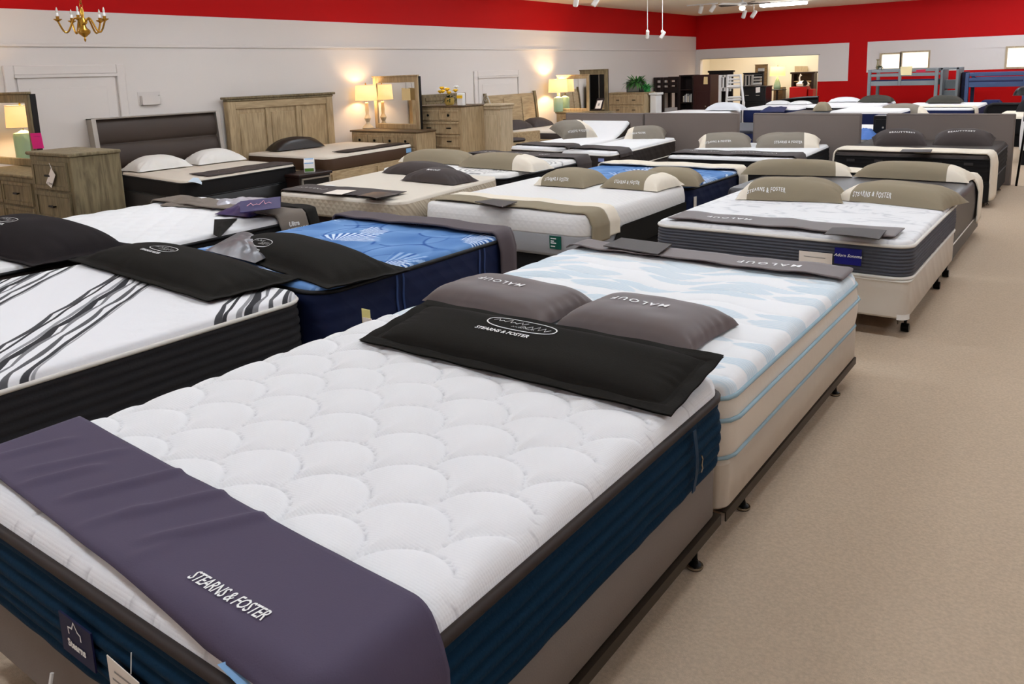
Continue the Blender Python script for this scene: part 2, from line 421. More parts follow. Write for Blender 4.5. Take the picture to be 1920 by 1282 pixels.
    def patch(s, name, edge, c, z, w, h, m, th=.004, off=.012, parent=None):
        fn0, fn1 = s.side_fn(edge, c, z, off), s.side_fn(edge, c, z, off+th)
        mb = MB(); q = [(-w/2, -h/2), (w/2, -h/2), (w/2, h/2), (-w/2, h/2)]
        mb.add([fn0(*p) for p in q]+[fn1(*p) for p in q], [(3, 2, 1, 0), (4, 5, 6, 7), (0, 1, 5, 4), (1, 2, 6, 5), (2, 3, 7, 6), (3, 0, 4, 7)])
        return make(name, mb, m, parent or s.o)
def rect(x0, x1, y0, y1): return [(x0, y0), (x1, y0), (x1, y1), (x0, y1)]
def inset(q, d):
    c = sum(np.array(p) for p in q)/4; out = []
    for p in q:
        v = np.array(p)-c; out.append(c+v*(1-d/np.maximum(np.abs(v).min(), .3)))
    return out
def foundation(label, quad, z0, z1, m, group=None, r=.06, guards=False, name='box_spring', pipe=None, cat='foundation'):
    if z0 > .05: z0 = max(z0, FZ+.06)
    q = [np.array(p, float) for p in quad]; c = sum(q)/4
    o = empty(name, (c[0], c[1], z0), 0, label, cat, group)
    pts = []
    for i in range(4):
        p, pa, pb = q[i], q[i-1], q[(i+1) % 4]
        da = (pa-p)/np.linalg.norm(pa-p); db = (pb-p)/np.linalg.norm(pb-p)
        cc = p+(da+db)*r
        for k in range(7):
            t = k/6*math.pi/2; pts.append(cc-da*r*math.sin(t)-db*r*math.cos(t))
    n = len(pts)
    mb = MB(); vs = []
    b = .012
    for z, d in ((z0, b), (z0+b, 0), (z1-b, 0), (z1, b)):
        for p in pts:
            v = p-c; L = np.linalg.norm(v); pp = p-v/L*d; vs.append((pp[0], pp[1], z))
    fs = []
    for k in range(3):
        for i in range(n): fs.append((k*n+i, k*n+(i+1) % n, (k+1)*n+(i+1) % n, (k+1)*n+i))
    fs += [tuple(range(n))[::-1], tuple(3*n+i for i in range(n))]
    mb.add(vs, fs); make('upholstery', mb, m, o, True)
    if pipe:
        mb = MB(); mb.tube([(p[0], p[1], z1-.006) for p in pts], .007, 6, closed=True); make('piping', mb, pipe, o, True, angle=None)
    if guards:
        for i in range(4):
            mb = MB(); vs = []
            for k in range(7):
                p = pts[i*7+k]; v = p-c; v /= np.linalg.norm(v)
                for z in (z0-.004, z0+.03): vs.append((p[0]+v[0]*.006, p[1]+v[1]*.006, z))
            mb.add(vs, [(2*k, 2*k+2, 2*k+3, 2*k+1) for k in range(6)]); make('corner_guard', mb, WHITEW, o, True)
    return o
LEG = None
def bed_frame(label, quad, z, group=None, legs=((-1, -.8), (-1, .1), (-1, .85), (1, -.8), (1, .1), (1, .85)), wheel=False, ins=.03, lin_=.035):
    z = max(z, FZ+.06)
    q = [np.array(p, float) for p in quad]; c = sum(q)/4
    o = empty('bedstead', (c[0], c[1], 0), 0, label, 'bedstead', group)
    LN, RN, RF, LF = q
    def P(u, v):
        u = (u+1)/2; v = (v+1)/2; return (1-u)*(1-v)*LN+u*(1-v)*RN+u*v*RF+(1-u)*v*LF
    for sgn in (-1, 1):
        a, b_ = P(sgn, -1), P(sgn, 1); d = (b_-a)/np.linalg.norm(b_-a); n = np.array([d[1], -d[0]])*sgn
        mb = MB()
        a2, b2 = a-n*ins+d*.02, b_-n*ins-d*.02
        mb.quadbox([a2, b2, b2-n*.045, a2-n*.045] if sgn < 0 else [a2, a2-n*.045, b2-n*.045, b2][::1], z-.006, z)
        mb.quadbox([a2, b2, b2-n*.005, a2-n*.005] if sgn < 0 else [a2, a2-n*.005, b2-n*.005, b2], z-.036, z-.006)
        make('side_rail', mb, STEEL, o)
    for v in (-.75, 0., .75):
        a, b_ = P(-1, v), P(1, v); mb = MB(); d = (b_-a)/np.linalg.norm(b_-a)*.05; e = np.array([0, .015])
        a, b_ = a+d, b_-d
        mb.quadbox([a-e, b_-e, b_+e, a+e], z-.03, z-.01); make('cross_rail', mb, STEEL, o)
    for u, v in legs:
        p = P(u, v); d = P(u, 1)-P(u, -1); d /= np.linalg.norm(d); n = np.array([d[1], -d[0]])*u
        p = p-n*lin_; h = z-FZ
        mb = MB()
        lean = d*.05
        mb.tube([(p[0]+lean[0], p[1]+lean[1], z-.012), (p[0]+lean[0]*.9, p[1]+lean[1]*.9, FZ+h*.7), (p[0], p[1], FZ+h*.52), (p[0], p[1], FZ+.02)], .009, 8)
        lg = make('leg', mb, BLACKM, o, True)
        mb = MB()
        if wheel:
            T = Matrix.Translation((p[0], p[1], FZ+.028)) @ Matrix.Rotation(math.pi/2, 4, 'Y')
            mb.lathe(0, 0, [(.012, -.022), (.026, -.022), (.028, -.014), (.028, .014), (.026, .022), (.012, .022)], 14, T=T)
            make('caster', mb, BLACKM, lg, True)
        else:
            mb.lathe(p[0], p[1], [(.026, FZ), (.028, FZ+.005), (.022, FZ+.012), (.012, FZ+.018), (.01, FZ+.03)], 16)
            make('glide', mb, CHROME if False else BLACKM, lg, True)
            mb = MB(); mb.lathe(p[0], p[1], [(.024, FZ+.012), (.0275, FZ+.011), (.0285, FZ+.008), (.0285, FZ+.004)][::-1], 16)
            make('glide_ring', mb, CHROME, lg, True)
    return o
# ------------------------------------------------------------------ cloth and pillows
def runner(label, m, b0, b1, mtl, left=.15, right=.15, a0=None, a1=None, lift=.008, wr=.006, seed=1, group=None, name='bed_runner',
           nb=14, na=60, skew=0., th=.005, axis='a', cat='bed runner', parent=None, off=.014, curl=0., folds=()):
    """cloth strip across the mattress; b0..b1 along its length; hangs down `left` / `right` (None: ends at a0 / a1 on top)"""
    w2 = (m.w if axis == 'a' else m.l)/2; t = m.t
    path = []
    lo = -w2 if a0 is None else a0; hi = w2 if a1 is None else a1
    if a0 is None and left: path += [(-w2-off, -f*left) for f in np.linspace(1, .15, 9)]
    if a0 is None: path += [(-w2-off*.7, None)]
    path += [(x, None) for x in np.linspace(lo, hi, na)]
    if a1 is None: path += [(w2+off*.7, None)]
    if a1 is None and right: path += [(w2+off, -f*right) for f in np.linspace(.15, 1, 9)]
    V = []
    for k in range(nb+1):
        f = k/nb
        for x, dz in path:
            b = b0+(b1-b0)*f+skew*(x/w2)
            aa, bb = (x, b) if axis == 'a' else (b, x)
            ca, cb = max(-m.w/2, min(m.w/2, aa)), max(-m.l/2, min(m.l/2, bb))
            nz = vnoise(x*6+b*2, b*1.5, seed)-.5
            for fx, fa, fh, f0, f1 in folds: nz += fh/max(wr*1.6, 1e-6)*math.exp(-((x-fx-fa*(b-b0))/.02)**2)*max(0, min(1, (f-f0)*6, (f1-f)*6))
            if dz is None:
                hh = float((m.height if 'twin' in m.o['label'] else m.base)(ca*.995, cb*.995)); z = max(hh, m.z1-t*.75)+lift+wr*1.6*(nz+.5)
                if abs(x) > w2: z = m.z1-t*.9+lift*.5
            else: z = m.z1-t*.9+dz; 
            if dz is not None: aa, bb = ((x+math.copysign(wr*2*(vnoise(b*9, dz*2, seed+3)), x), b) if axis == 'a' else (b, x+math.copysign(wr*2*vnoise(b*9, dz*2, seed+3), x)))
            X, Y = m.plan(aa, bb)
            if dz is None and curl: z += curl*(abs(2*f-1)**6)*.5*(1+math.sin(x*23))
            V.append((float(X), float(Y), z))
    n = len(path); fs = [(k*n+i, k*n+i+1, (k+1)*n+i+1, (k+1)*n+i) for k in range(nb) for i in range(n-1)]
    if axis == 'b': fs = [f[::-1] for f in fs]
    mb = MB(); mb.add(V, fs)
    if parent is None:
        c = np.mean(np.array(V), 0); o = make(name, mb, mtl, None, True, loc=Vector((c[0], c[1], m.z1)), angle=None); tag(o, label, cat, group)
    else: o = make(name, mb, mtl, parent, True, angle=None)
    md = o.modifiers.new('thickness', 'SOLIDIFY'); md.thickness = th; md.offset = 1
    def surf(x, b, dz=.002):
        aa, bb = (x, b) if axis == 'a' else (b, x); b2 = b
        nz = vnoise(x*6+b2*2, b2*1.5, seed)-.5; f = (b-b0)/(b1-b0)
        for fx, fa, fh, f0, f1 in folds: nz += fh/max(wr*1.6, 1e-6)*math.exp(-((x-fx-fa*(b-b0))/.02)**2)*max(0, min(1, (f-f0)*6, (f1-f)*6))
        z = max(float((m.height if 'twin' in m.o['label'] else m.base)(aa, bb)), m.z1-t*.75)+lift+wr*1.6*(nz+.5)+th+dz
        X, Y = m.plan(aa, bb); return Vector((float(X), float(Y), float(z)))
    o_surf[o.name] = surf
    return o
o_surf = {}
class Pillow:
    def __init__(s, label, c, z, w, d, h, yaw, mtl, flange=0., ends=(), endm=None, group=None, n=(40, 28), pinch=.05, tilt=0., roll=0., wr=.012, seed=1, sup=None, pw=2.6, ex=.55, name='pillow'):
        s.w, s.d, s.h, s.fl, s.seed, s.wr, s.pinch, s.pw, s.ex = w, d, h, flange, seed, wr, pinch, pw, ex
        s.T = Matrix.Translation((c[0], c[1], z)) @ Matrix.Rotation(yaw, 4, 'Z') @ Matrix.Rotation(tilt, 4, 'X') @ Matrix.Rotation(roll, 4, 'Y')
        s.sup = sup; s.c = c
        cuts = [-1.]+[e for e in ends if e < 0]+[e for e in ends if e > 0]+[1.]
        spans = [(cuts[i], cuts[i+1]) for i in range(len(cuts)-1)]
        mid = max(range(len(spans)), key=lambda i: spans[i][1]-spans[i][0])
        s.o = None
        order = [mid]+[i for i in range(len(spans)) if i != mid]
        for i in order:
            p0, p1 = spans[i]; nu = max(7, int(n[0]*(p1-p0)/2))
            pu = np.linspace(p0, p1, nu)
            pu = np.sign(pu)*np.abs(pu)**.8 if (p0 == -1 and p1 == 1) else pu
            qv = np.linspace(-1, 1, n[1]); qv = np.sign(qv)*np.abs(qv)**.75
            P, Q = np.meshgrid(pu, qv, indexing='ij')
            top = s.world(P, Q, 1); bot = s.world(P, Q, -1); N1 = P.size
            mb = MB(); mb.v = [tuple(v) for v in np.concatenate([top, bot]).tolist()]
            mb.f = gridfaces(nu, n[1])+gridfaces(nu, n[1], N1, True); mb.mi = [0]*len(mb.f)
            if i == mid:
                s.o = make(name, mb, mtl, None, True, loc=Vector((c[0], c[1], z)), angle=None); tag(s.o, label, 'pillow', group)
            else: make('pillow_end', mb, endm, s.o, True, angle=None)['label'] = 'cream end panel of the pillow'
    def local(s, P, Q, side):
        P = np.asarray(P, float); Q = np.asarray(Q, float)
        x = s.w/2*P*(1-s.pinch*(1-Q**2)*P**2); y = s.d/2*Q*(1-s.pinch*1.3*(1-P**2)*Q**2)
        fp = 1-2*s.fl/s.w; fq = 1-2*s.fl/s.d
        pp = np.clip(np.abs(P)/fp, 0, 1); qq = np.clip(np.abs(Q)/fq, 0, 1)
        prof = np.maximum(0, (1-pp**s.pw)*(1-qq**s.pw))**s.ex
        nz = (vnoise(P*3+5, Q*3+9, s.seed)-.5)
        ang = np.arctan2(Q, P); edge = np.exp(-((prof-.35)/.25)**2)
        wr = s.wr*edge*np.sin(ang*23+nz*7)*(.4+vnoise(P*2, Q*2, s.seed+2))
        if s.fl: wr = wr*.6
        mid = s.h*(.06+.3*prof)
        if side > 0: z = mid+.64*s.h*prof*(1+.12*nz)+wr*(prof > .02)
        else: z = mid-.34*s.h*prof
        if s.fl:
            fe = ((np.abs(P) > fp) | (np.abs(Q) > fq)); 
            z = z+np.where(fe, .002*np.sin(P*17+Q*11)+(.004 if side > 0 else -.002), 0)
            if side > 0: z = z-.007*np.exp(-((np.maximum(np.abs(P)-fp, np.abs(Q)-fq)*s.d/2)/.006)**2)*(np.maximum(np.abs(P)/fp, np.abs(Q)/fq) > .9)
        return x, y, z
    def world(s, P, Q, side, dz=0.):
        x, y, z = s.local(P, Q, side); A = np.array(s.T)
        V = np.stack([np.ravel(x), np.ravel(y), np.ravel(z)+dz], 1)
        V = V@A[:3, :3].T+A[:3, 3]
        if s.sup is not None:      # let the underside and the rim follow what carries the pillow
            for v in V: v[2] += s.sup(v[0], v[1])
        return V
    def find(s, u, v):
        g = np.linspace(-.93, .93, 63); A, B = np.meshgrid(g, g, indexing='ij'); V = s.world(A, B, 1)
        C = (V-np.array([0, 0, CH]))@RC.T; U = CX+F*C[:, 0]/-C[:, 2]; Vv = CY-F*C[:, 1]/-C[:, 2]
        d = np.hypot(U-u, Vv-v); k = int(np.argmin(d)); return A.ravel()[k], B.ravel()[k]
    def fnpx(s, u, v, yaw=0, dz=.003): return s.fn(*s.find(u, v), yaw, dz)
    def fn(s, p, q, yaw=0, dz=.003):
        c, sn = math.cos(yaw), math.sin(yaw)
        def f(x, y):
            P = p+(x*c-y*sn)/(s.w/2); Q = q+(x*sn+y*c)/(s.d/2)
            return Vector(s.world(np.array([P]), np.array([Q]), 1, dz)[0])
        return f
def sheet(label, name, cat, pts, th, m, group=None, parent=None, bend=0.):
    """thin card or folder through four world points"""
    P = [Vector(p) for p in pts]; n = (P[1]-P[0]).cross(P[3]-P[0]).normalized()
    if n.z < 0: n = -n
    K = 6; vs = []
    for k in range(K+1):
        f = k/K; a = P[0].lerp(P[1], f); b = P[3].lerp(P[2], f); up = n*bend*math.sin(math.pi*f)
        vs += [a+up, b+up, a+up+n*th, b+up+n*th]
    fs = []
    for k in range(K):
        o = 4*k; fs += [(o, o+1, o+5, o+4), (o+2, o+6, o+7, o+3), (o, o+4, o+6, o+2), (o+1, o+3, o+7, o+5)]
    fs += [(0, 2, 3, 1), (4*K, 4*K+1, 4*K+3, 4*K+2)]
    mb = MB(); mb.add(vs, fs)
    c = sum(P, Vector())/4
    if parent is not None: return make(name, mb, m, parent)
    return tag(make(name, mb, m, None, loc=c), label, cat, group)
# ------------------------------------------------------------------ room shell
XL, XR, YB, YF, ZC = -11.05, 6., 25.65, -5., 3.46
struct('floor', MB().box(XL-.2, XR+.2, YF-.2, 31, FZ-.1, FZ), CARPET)
struct('ceiling', MB().box(XL-.2, XR+.2, YF-.2, YB+.2, ZC, ZC+.1), CEIL)
mb = MB(); mb.box(XL-.2, XL, YF-.2, YB+.2, 0, 2.79, 0); mb.box(XL-.2, XL, YF-.2, YB+.2, 2.79, ZC, 1); struct('wall_left', mb, [WALLW, WALLR])
mb = MB(); mb.box(XR, XR+.2, YF-.2, YB+.2, 0, 2.5, 0); mb.box(XR, XR+.2, YF-.2, YB+.2, 2.5, ZC, 1); struct('wall_right', mb, [WALLW, WALLR])
mb = MB(); mb.box(XL, XR, YF-.2, YF, 0, 2.5, 0); mb.box(XL, XR, YF-.2, YF, 2.5, ZC, 1); struct('wall_front', mb, [WALLW, WALLR])
# back wall: red paint, white painted bands, a wide opening and three pass-through windows
OPEN = (-10.9, -7.12, 0, 2.06)
WIN = [(-5.35, -4.86, 1.6, 2.0), (-4.80, -4.12, 1.6, 2.03), (-2.22, -1.0, 1.55, 2.05)]
xs = sorted({XL, XR, -6.25, -5.74, OPEN[0], OPEN[1]} | {w[0] for w in WIN} | {w[1] for w in WIN})
zs = sorted({0, 1.27, 1.5, 2.38, 2.06, ZC} | {w[2] for w in WIN} | {w[3] for w in WIN})
mb = MB()
for i in range(len(xs)-1):
    for j in range(len(zs)-1):
        x, z = (xs[i]+xs[i+1])/2, (zs[j]+zs[j+1])/2
        if any(h[0] < x < h[1] and h[2] < z < h[3] for h in WIN+[OPEN]): continue
        white = (x < OPEN[1] and z < 2.38) or (x < -6.25 and 1.27 < z < 2.38) or (x > -5.74 and 1.5 < z < 2.38)
        mb.box(xs[i], xs[i+1], YB, YB+.2, zs[j], zs[j+1], 0 if white else 1)
struct('wall_back', mb, [WALLW, WALLR])
for k, w in enumerate(WIN):
    mb = MB(); f = .045
    mb.box(w[0]-f, w[1]+f, YB-.03, YB+.02, w[3], w[3]+f); mb.box(w[0]-f, w[1]+f, YB-.03, YB+.02, w[2]-f, w[2])
    mb.box(w[0]-f, w[0], YB-.03, YB+.02, w[2], w[3]); mb.box(w[1], w[1]+f, YB-.03, YB+.02, w[2], w[3])
    o = struct('window_%d' % (k+1), mb, CREAMW)
    p = make('lit_pane', MB().box(w[0], w[1], YB+.12, YB+.13, w[2], w[3]), mat('lit_window', (255, 250, 235), .5, emit=((255, 246, 226), .95)), o)
# trims on the left wall and seams on the back wall
struct('trim_1', MB().box(XL, XL+.03, YF, YB, 2.33, 2.37, bev=.008), WALLW)
struct('trim_2', MB().box(-5.74, XR, YB-.012, YB, 2.075, 2.085), WALLW)
struct('trim_3', MB().box(OPEN[0], OPEN[1]+.05, YB-.02, YB, 2.06, 2.075), SILVER)
struct('trim_4', MB().box(XL, XL+.12, YB-.03, YB, 0, 2.38), WALLW)
def door(n, y0, y1, h):
    mb = MB(); f = .12
    mb.box(XL, XL+.035, y0, y0+f, 0, h, bev=.01); mb.box(XL, XL+.035, y1-f, y1, 0, h, bev=.01); mb.box(XL, XL+.035, y0+f, y1-f, h-f, h, bev=.01)
    o = struct('door_%d' % n, mb, WALLW)
    mb = MB(); mb.box(XL, XL+.02, y0+f+.03, y1-f-.03, .02, h-f-.03, bev=.006)
    for a, b in ((.12, .9), (1.02, h-f-.17)): mb.box(XL+.02, XL+.028, y0+f+.16, y1-f-.16, a, b, bev=.005)
    make('door_panel', mb, WALLW, o)
    mb = MB(); mb.box(XL+.005, XL+.05, y0+f, y1-f, h-f-.035, h-f); make('head_moulding', mb, WALLW, o)
door(1, 4.55, 6.1, 2.10); door(2, 13.85, 15.6, 1.88)
struct('baseboard_left', MB().box(XL, XL+.02, YF, YB, 0, .12, bev=.006), WALLW)
# room beyond the opening
mb = MB(); mb.box(-12.2, -6.2, 29.6, 29.8, 0, 3.2); mb.box(-12.4, -12.2, YB+.2, 29.8, 0, 3.2); mb.box(-6.4, -6.2, YB+.2, 29.8, 0, 3.2); mb.box(-12.4, -6.2, YB+.2, 29.8, 3.1, 3.2)
mb.box(-12.4, XL-.2, YB+.2, YB+.3, 0, 3.2)
struct('wall_alcove', mb, CREAMR)
# ------------------------------------------------------------------ ceiling lights
t0 = None
for k, (x, y) in enumerate(LIGHT_SPOTS):
    lab = 'white fluorescent ceiling light among the lit grid and added fixtures overhead'
    if t0 is None:
        t0 = empty('ceiling_light', (x, y, ZC), 0, lab, 'ceiling light', 'fluorescent ceiling lights')
        mb = MB(); mb.box(x-.62, x+.62, y-.17, y+.17, ZC-.03, ZC, bev=.01); make('housing', mb, WHITEW, t0)
        mb = MB(); mb.box(x-.60, x+.60, y-.14, y+.14, ZC-.10, ZC-.03, bev=.02); make('diffuser', mb, GLOW, t0)
    else: dup(t0, Matrix.Translation((x, y, ZC)), lab)
# ------------------------------------------------------------------ quilting height fields
def scallop(a, b, w=.262, row=.145, ry=.138):
    a = a+.262*.5-.62; b = b+.12
    e1 = np.full(np.shape(a), 9.); e2 = np.full(np.shape(a), 9.); got = np.zeros(np.shape(a), bool)
    j0 = np.floor(b/row).astype(int)
    for dj in (-2, -1, 0, 1, 2):
        j = j0+dj; dx = a-(j % 2)*w/2; dx = dx-np.round(dx/w)*w
        top = j*row+ry*np.sqrt(np.maximum(0, 1-(dx/(w/2))**2)); e = top-b
        e2 = np.where(~got & (e < 0), np.minimum(e2, -e), e2)
        new = ~got & (e >= 0); e1 = np.where(new, e, e1); got |= new
    S_E[0] = e1
    return .021*(1-np.exp(-e1/.016))*(1-.7*np.exp(-e2/.035))-.012
S_E = [None]
def pat_scallop(a, b, w, l):
    scallop(a, b); m = np.exp(-(S_E[0]/.0042)**2)[..., None]
    return np.array([236, 236, 237.])*(1-m)+np.array([206, 205, 207.])*m
def diamond(a, b, s=.24, h=.012):
    u = (a+b)/s; v = (a-b)/s
    return h*(np.abs(np.sin(math.pi*u))*np.abs(np.sin(math.pi*v)))**.4-h*.6
def puffs(a, b, h=.012, sx=.42, sy=.2, seed=5):
    w = b+.05*np.sin(a*7+1.3)+.03*np.sin(a*13)
    return h*np.abs(np.sin(math.pi*w/sy))**.5*(.6+.4*np.abs(np.sin(math.pi*a/sx+np.floor(w/sy)*1.7))**.5)-h*.6
def soft(a, b, h=.006): return h*(vnoise(a*7, b*5, 4)-.5)+.4*h*(vnoise(a*15, b*12, 8)-.5)
# ------------------------------------------------------------------ printed patterns
def pat_blue(a, b, w, l):
    out = np.zeros(a.shape+(3,)); n1 = vnoise(a, b, 11, 3.2); n2 = vnoise(a+b*.4, b, 12, 8)
    base = np.array([78, 120, 178.]); lt = np.array([124, 162, 210.]); dk = np.array([30, 70, 140.])
    k = np.clip((n1-.3)*1.6+(n2-.5)*.5, 0, 1)[..., None]; out = base*(1-k)+lt*k
    wx = a+.06*(vnoise(a, b, 21, 4)-.5); wy = b+.06*(vnoise(a, b, 22, 4)-.5)
    r = np.random.default_rng(5)
    cell = .46
    for i in range(-4, 5):
        for j in range(-4, 5):
            cx, cy = (i+.5*(j % 2))*cell+r.uniform(-.08, .08), j*cell*.75+r.uniform(-.06, .06); rr = r.uniform(.2, .3); th0 = r.uniform(.6, 2.4)
            dx, dy = wx-cx, wy-cy; d = np.hypot(dx, dy); th = np.arctan2(dy, dx)
            ins = np.clip((rr-d)/.02, 0, 1)[..., None]
            shade = np.clip(d/rr, 0, 1)[..., None]
            out = out*(1-ins*.55)+(base*(1-shade)+lt*shade)*ins*.55
            ring = np.exp(-((d-rr)/.008)**2)*(np.sin(th*1.5+cx*9) > -.3); out = out*(1-ring[..., None]*.75)+dk*ring[..., None]*.75
            if (i+j) % 2 == 0:
                dth = (th-th0+math.pi) % (2*math.pi)-math.pi
                fan = np.clip((1.15-np.abs(dth))/.1, 0, 1)*np.clip((d-.03)/.02, 0, 1)*np.clip((rr*1.15-d)/.02, 0, 1)
                ray = (np.sin(dth*34) > .05)
                f = (fan*ray)[..., None]; out = out*(1-f)+np.array([216, 232, 250.])*f
                f = (fan*~ray)[..., None]*.75; out = out*(1-f)+np.array([46, 94, 166.])*f
    return out
def pat_bluewhite(a, b, w, l):
    out = np.full(a.shape+(3,), 1.)*np.array([238, 239, 240.])
    wv = b+.05*np.sin(a*7+1.3)+.03*np.sin(a*13); row = np.floor(wv/.1); f = wv/.1-row
    ph = (row*.37+.21*np.sin(row*2.3)) % 1; u = (a/.40+ph); k = np.floor(u); fu = u-k
    rnd = (np.sin(row*12.9898+k*78.233)*43758.5453) % 1
    half = .62*np.sin(math.pi*np.clip(fu, 0, 1))**.6; d = half-np.abs(f-.5-.25*(fu-.5))
    patch = np.clip(d/.08, 0, 1)*(rnd > .34)
    ln = .5+.5*np.sin((wv+.02*np.sin(a*9+row))*2*math.pi/.0165)
    m = (patch*(.2+.7*ln)*(.55+.45*rnd))[..., None]
    return out*(1-m)+np.array([182, 206, 220.])*m
def stripe_ticking():
    """white ticking woven with three groups of wavy grey stripes running aslant"""
    m = mat('grey_striped_ticking', (238, 238, 240), .9, bump=(22, .35), spec=.12); nt = m.node_tree; N, L = nt.nodes, nt.links
    def mth(op, x, y=None, clamp=False):
        n = N.new('ShaderNodeMath'); n.operation = op; n.use_clamp = clamp
        for i, v in enumerate((x, y)):
            if v is None: continue
            if isinstance(v, (int, float)): n.inputs[i].default_value = v
            else: L.new(v, n.inputs[i])
        return n.outputs[0]
    tc = N.new('ShaderNodeTexCoord'); sp = N.new('ShaderNodeSeparateXYZ'); L.new(tc.outputs['Object'], sp.inputs[0]); x, y = sp.outputs[0], sp.outputs[1]
    c, s_ = math.cos(.72), math.sin(.72)
    s = mth('ADD', mth('MULTIPLY', x, c), mth('MULTIPLY', y, s_)); t = mth('ADD', mth('MULTIPLY', x, -s_), mth('MULTIPLY', y, c))
    s = mth('SUBTRACT', mth('ADD', s, .31), mth('ADD', mth('MULTIPLY', mth('GREATER_THAN', s, 0.), .62), mth('MULTIPLY', mth('GREATER_THAN', s, .7), .78)))
    col = None
    for k, (o, wd, g, wv) in enumerate(((-.135, .013, 74, 1), (-.09, .010, 60, -.3), (-.045, .013, 150, .4), (-.02, .020, 58, 1), (.035, .010, 128, -1), (.07, .013, 96, .8), (.125, .013, 70, .25), (.142, .007, 160, .25))):
        wob = mth('ABSOLUTE', mth('SINE', mth('ADD', mth('MULTIPLY', t, 7.5), k*.55)))
        d = mth('ABSOLUTE', mth('SUBTRACT', mth('SUBTRACT', s, o), mth('MULTIPLY', wob, wv*.02)))
        hw = mth('MULTIPLY', mth('ADD', mth('MULTIPLY', wob, .45), .75), wd) if abs(wv) > .5 else wd*.9
        f = mth('MULTIPLY', mth('SUBTRACT', hw, d), 400., True)
        mx = N.new('ShaderNodeMixRGB'); L.new(f, mx.inputs[0]); mx.inputs[2].default_value = lin((g, g, g+3))
        if col is None: mx.inputs[1].default_value = lin((238, 238, 240))
        else: L.new(col, mx.inputs[1])
        col = mx.outputs[0]
    L.new(col, N['Principled BSDF'].inputs['Base Color']); return m
def pat_swirl(a, b, w, l):
    out = np.full(a.shape+(3,), 1.)*np.array([236, 234, 230.])
    for cx, cy in ((-.5, -.72), (.45, -.72), (.62, .1), (-.62, .1), (.1, .8)):
        d = np.hypot((a-cx)*.8, b-cy)
        for r in (.07, .1, .15, .19, .25):
            m = np.clip((.007-np.abs(d-r-.01*np.sin(np.arctan2(b-cy, a-cx)*3+r*20)))/.004, 0, 1)[..., None]; out = out*(1-m)+np.array([90, 90, 92.])*m
    return out
def pat_grey(a, b, w, l):
    out = np.full(a.shape+(3,), 1.)*np.array([236, 236, 237.])
    n = vnoise(a+.3*vnoise(a, b, 31, 6), b, 32, 14); n2 = vnoise(a-b*.6, b+a*.5, 33, 9)
    m = (np.exp(-((n-.5)/.07)**2)*(n2 > .42))[..., None]*.55
    return out*(1-m)+np.array([188, 190, 194.])*m
def pat_tan(a, b, w, l):
    return np.full(a.shape+(3,), 1.)*np.array([224, 216, 202.])
# ------------------------------------------------------------------ BED 1: white scallop-quilted mattress, teal border (front)
q = rect(-2.477, -.947, .72, 2.458)
B1 = Mattress('white scallop-quilted mattress with dark teal ribbed border nearest the front', q, .505, .80, WKP, TEAL, PIPE_BR, t=.055, n=(230, 262), quilt=scallop, pattern=pat_scallop, ribs=.012, rows=6, pr=.014, pipes=('top',), bulge=.012)
foundation('low grey-brown upholstered box under the teal-bordered mattress', inset(q, .01), .31, .505, FOUND)
bed_frame('dark angle-steel frame under the teal-bordered bed, nearest the camera', q, .312, 'steel bedsteads', legs=((-1, -.7), (-1, .1), (-1, .8), (1, -.4), (1, .83)), ins=-.004)
r = runner('plum-navy cloth across the foot of the teal-bordered mattress', B1, -.845, -.545, NAVYRUN, left=.12, right=.28, skew=-.04, wr=.005, seed=3, nb=26, na=150, lift=.012, off=.022,
           folds=((-.66, .35, .009, 0, .8), (-.53, .5, .007, .1, 1), (-.43, .4, .011, 0, .7), (-.28, .45, .012, .1, 1.1), (-.12, .6, .012, .3, 1.1), (-.10, .3, .007, 0, .6), (.05, .6, .011, .2, 1.1), (.13, .2, .005, 0, .5)))
sf = o_surf[r.name]
lettering(r, 'STEARNS & FOSTER', .0285, lambda x, y: sf(.41+x, -.785+y*1.45, .003), shear=.22, bold=.0004, spacing=.95)
c = [at_z(408, 1246, .79), at_z(425, 1240, .795), at_z(480, 1290, .78), at_z(452, 1290, .775)]
sheet('sky-blue paper strip peeking from under the plum-navy cloth', 'paper_strip', 'paper', c, .002, BLUEL)
# side details
b = B1.patch('brand_label', 'N', -.01, .62, .14, .095, NAVYL, off=.022)
fn = B1.side_fn('N', -.01, .617, .0275)
lettering(b, 'Stearns', .026, lambda x, y: fn(x, y-.012), bold=.0012)
mark(b, [(-.028, .012), (-.03, .028), (-.012, .03), (-.002, .048), (.012, .03), (.024, .026), (.024, .012)], .005, fn, closed=False)
fn = B1.side_fn('N', .195, .595, .03)
c = [fn(-.06, -.10), fn(.06, -.10), fn(.06, .05), fn(-.06, .06)]
tg = sheet('white hanging price card on the foot border of the teal-bordered mattress', 'hang_tag', 'tag', c, .002, PAPER)
for k, (y, w_) in enumerate(((.03, .07), (.01, .09), (-.02, .06), (-.05, .08))):
    mb = MB(); f2 = B1.side_fn('N', .195, .595, .0325); mb.add([f2(-w_/2, y), f2(w_/2, y), f2(w_/2, y+.005), f2(-w_/2, y+.005)], [(0, 1, 2, 3)]); make('print_line', mb, GREYINK, tg)
mb = MB(); mb.tube([fn(.03, .055), B1.side_fn('N', .195, .595, .024)(.03, .10)], .0012, 5); make('string', mb, WHITEW, tg)
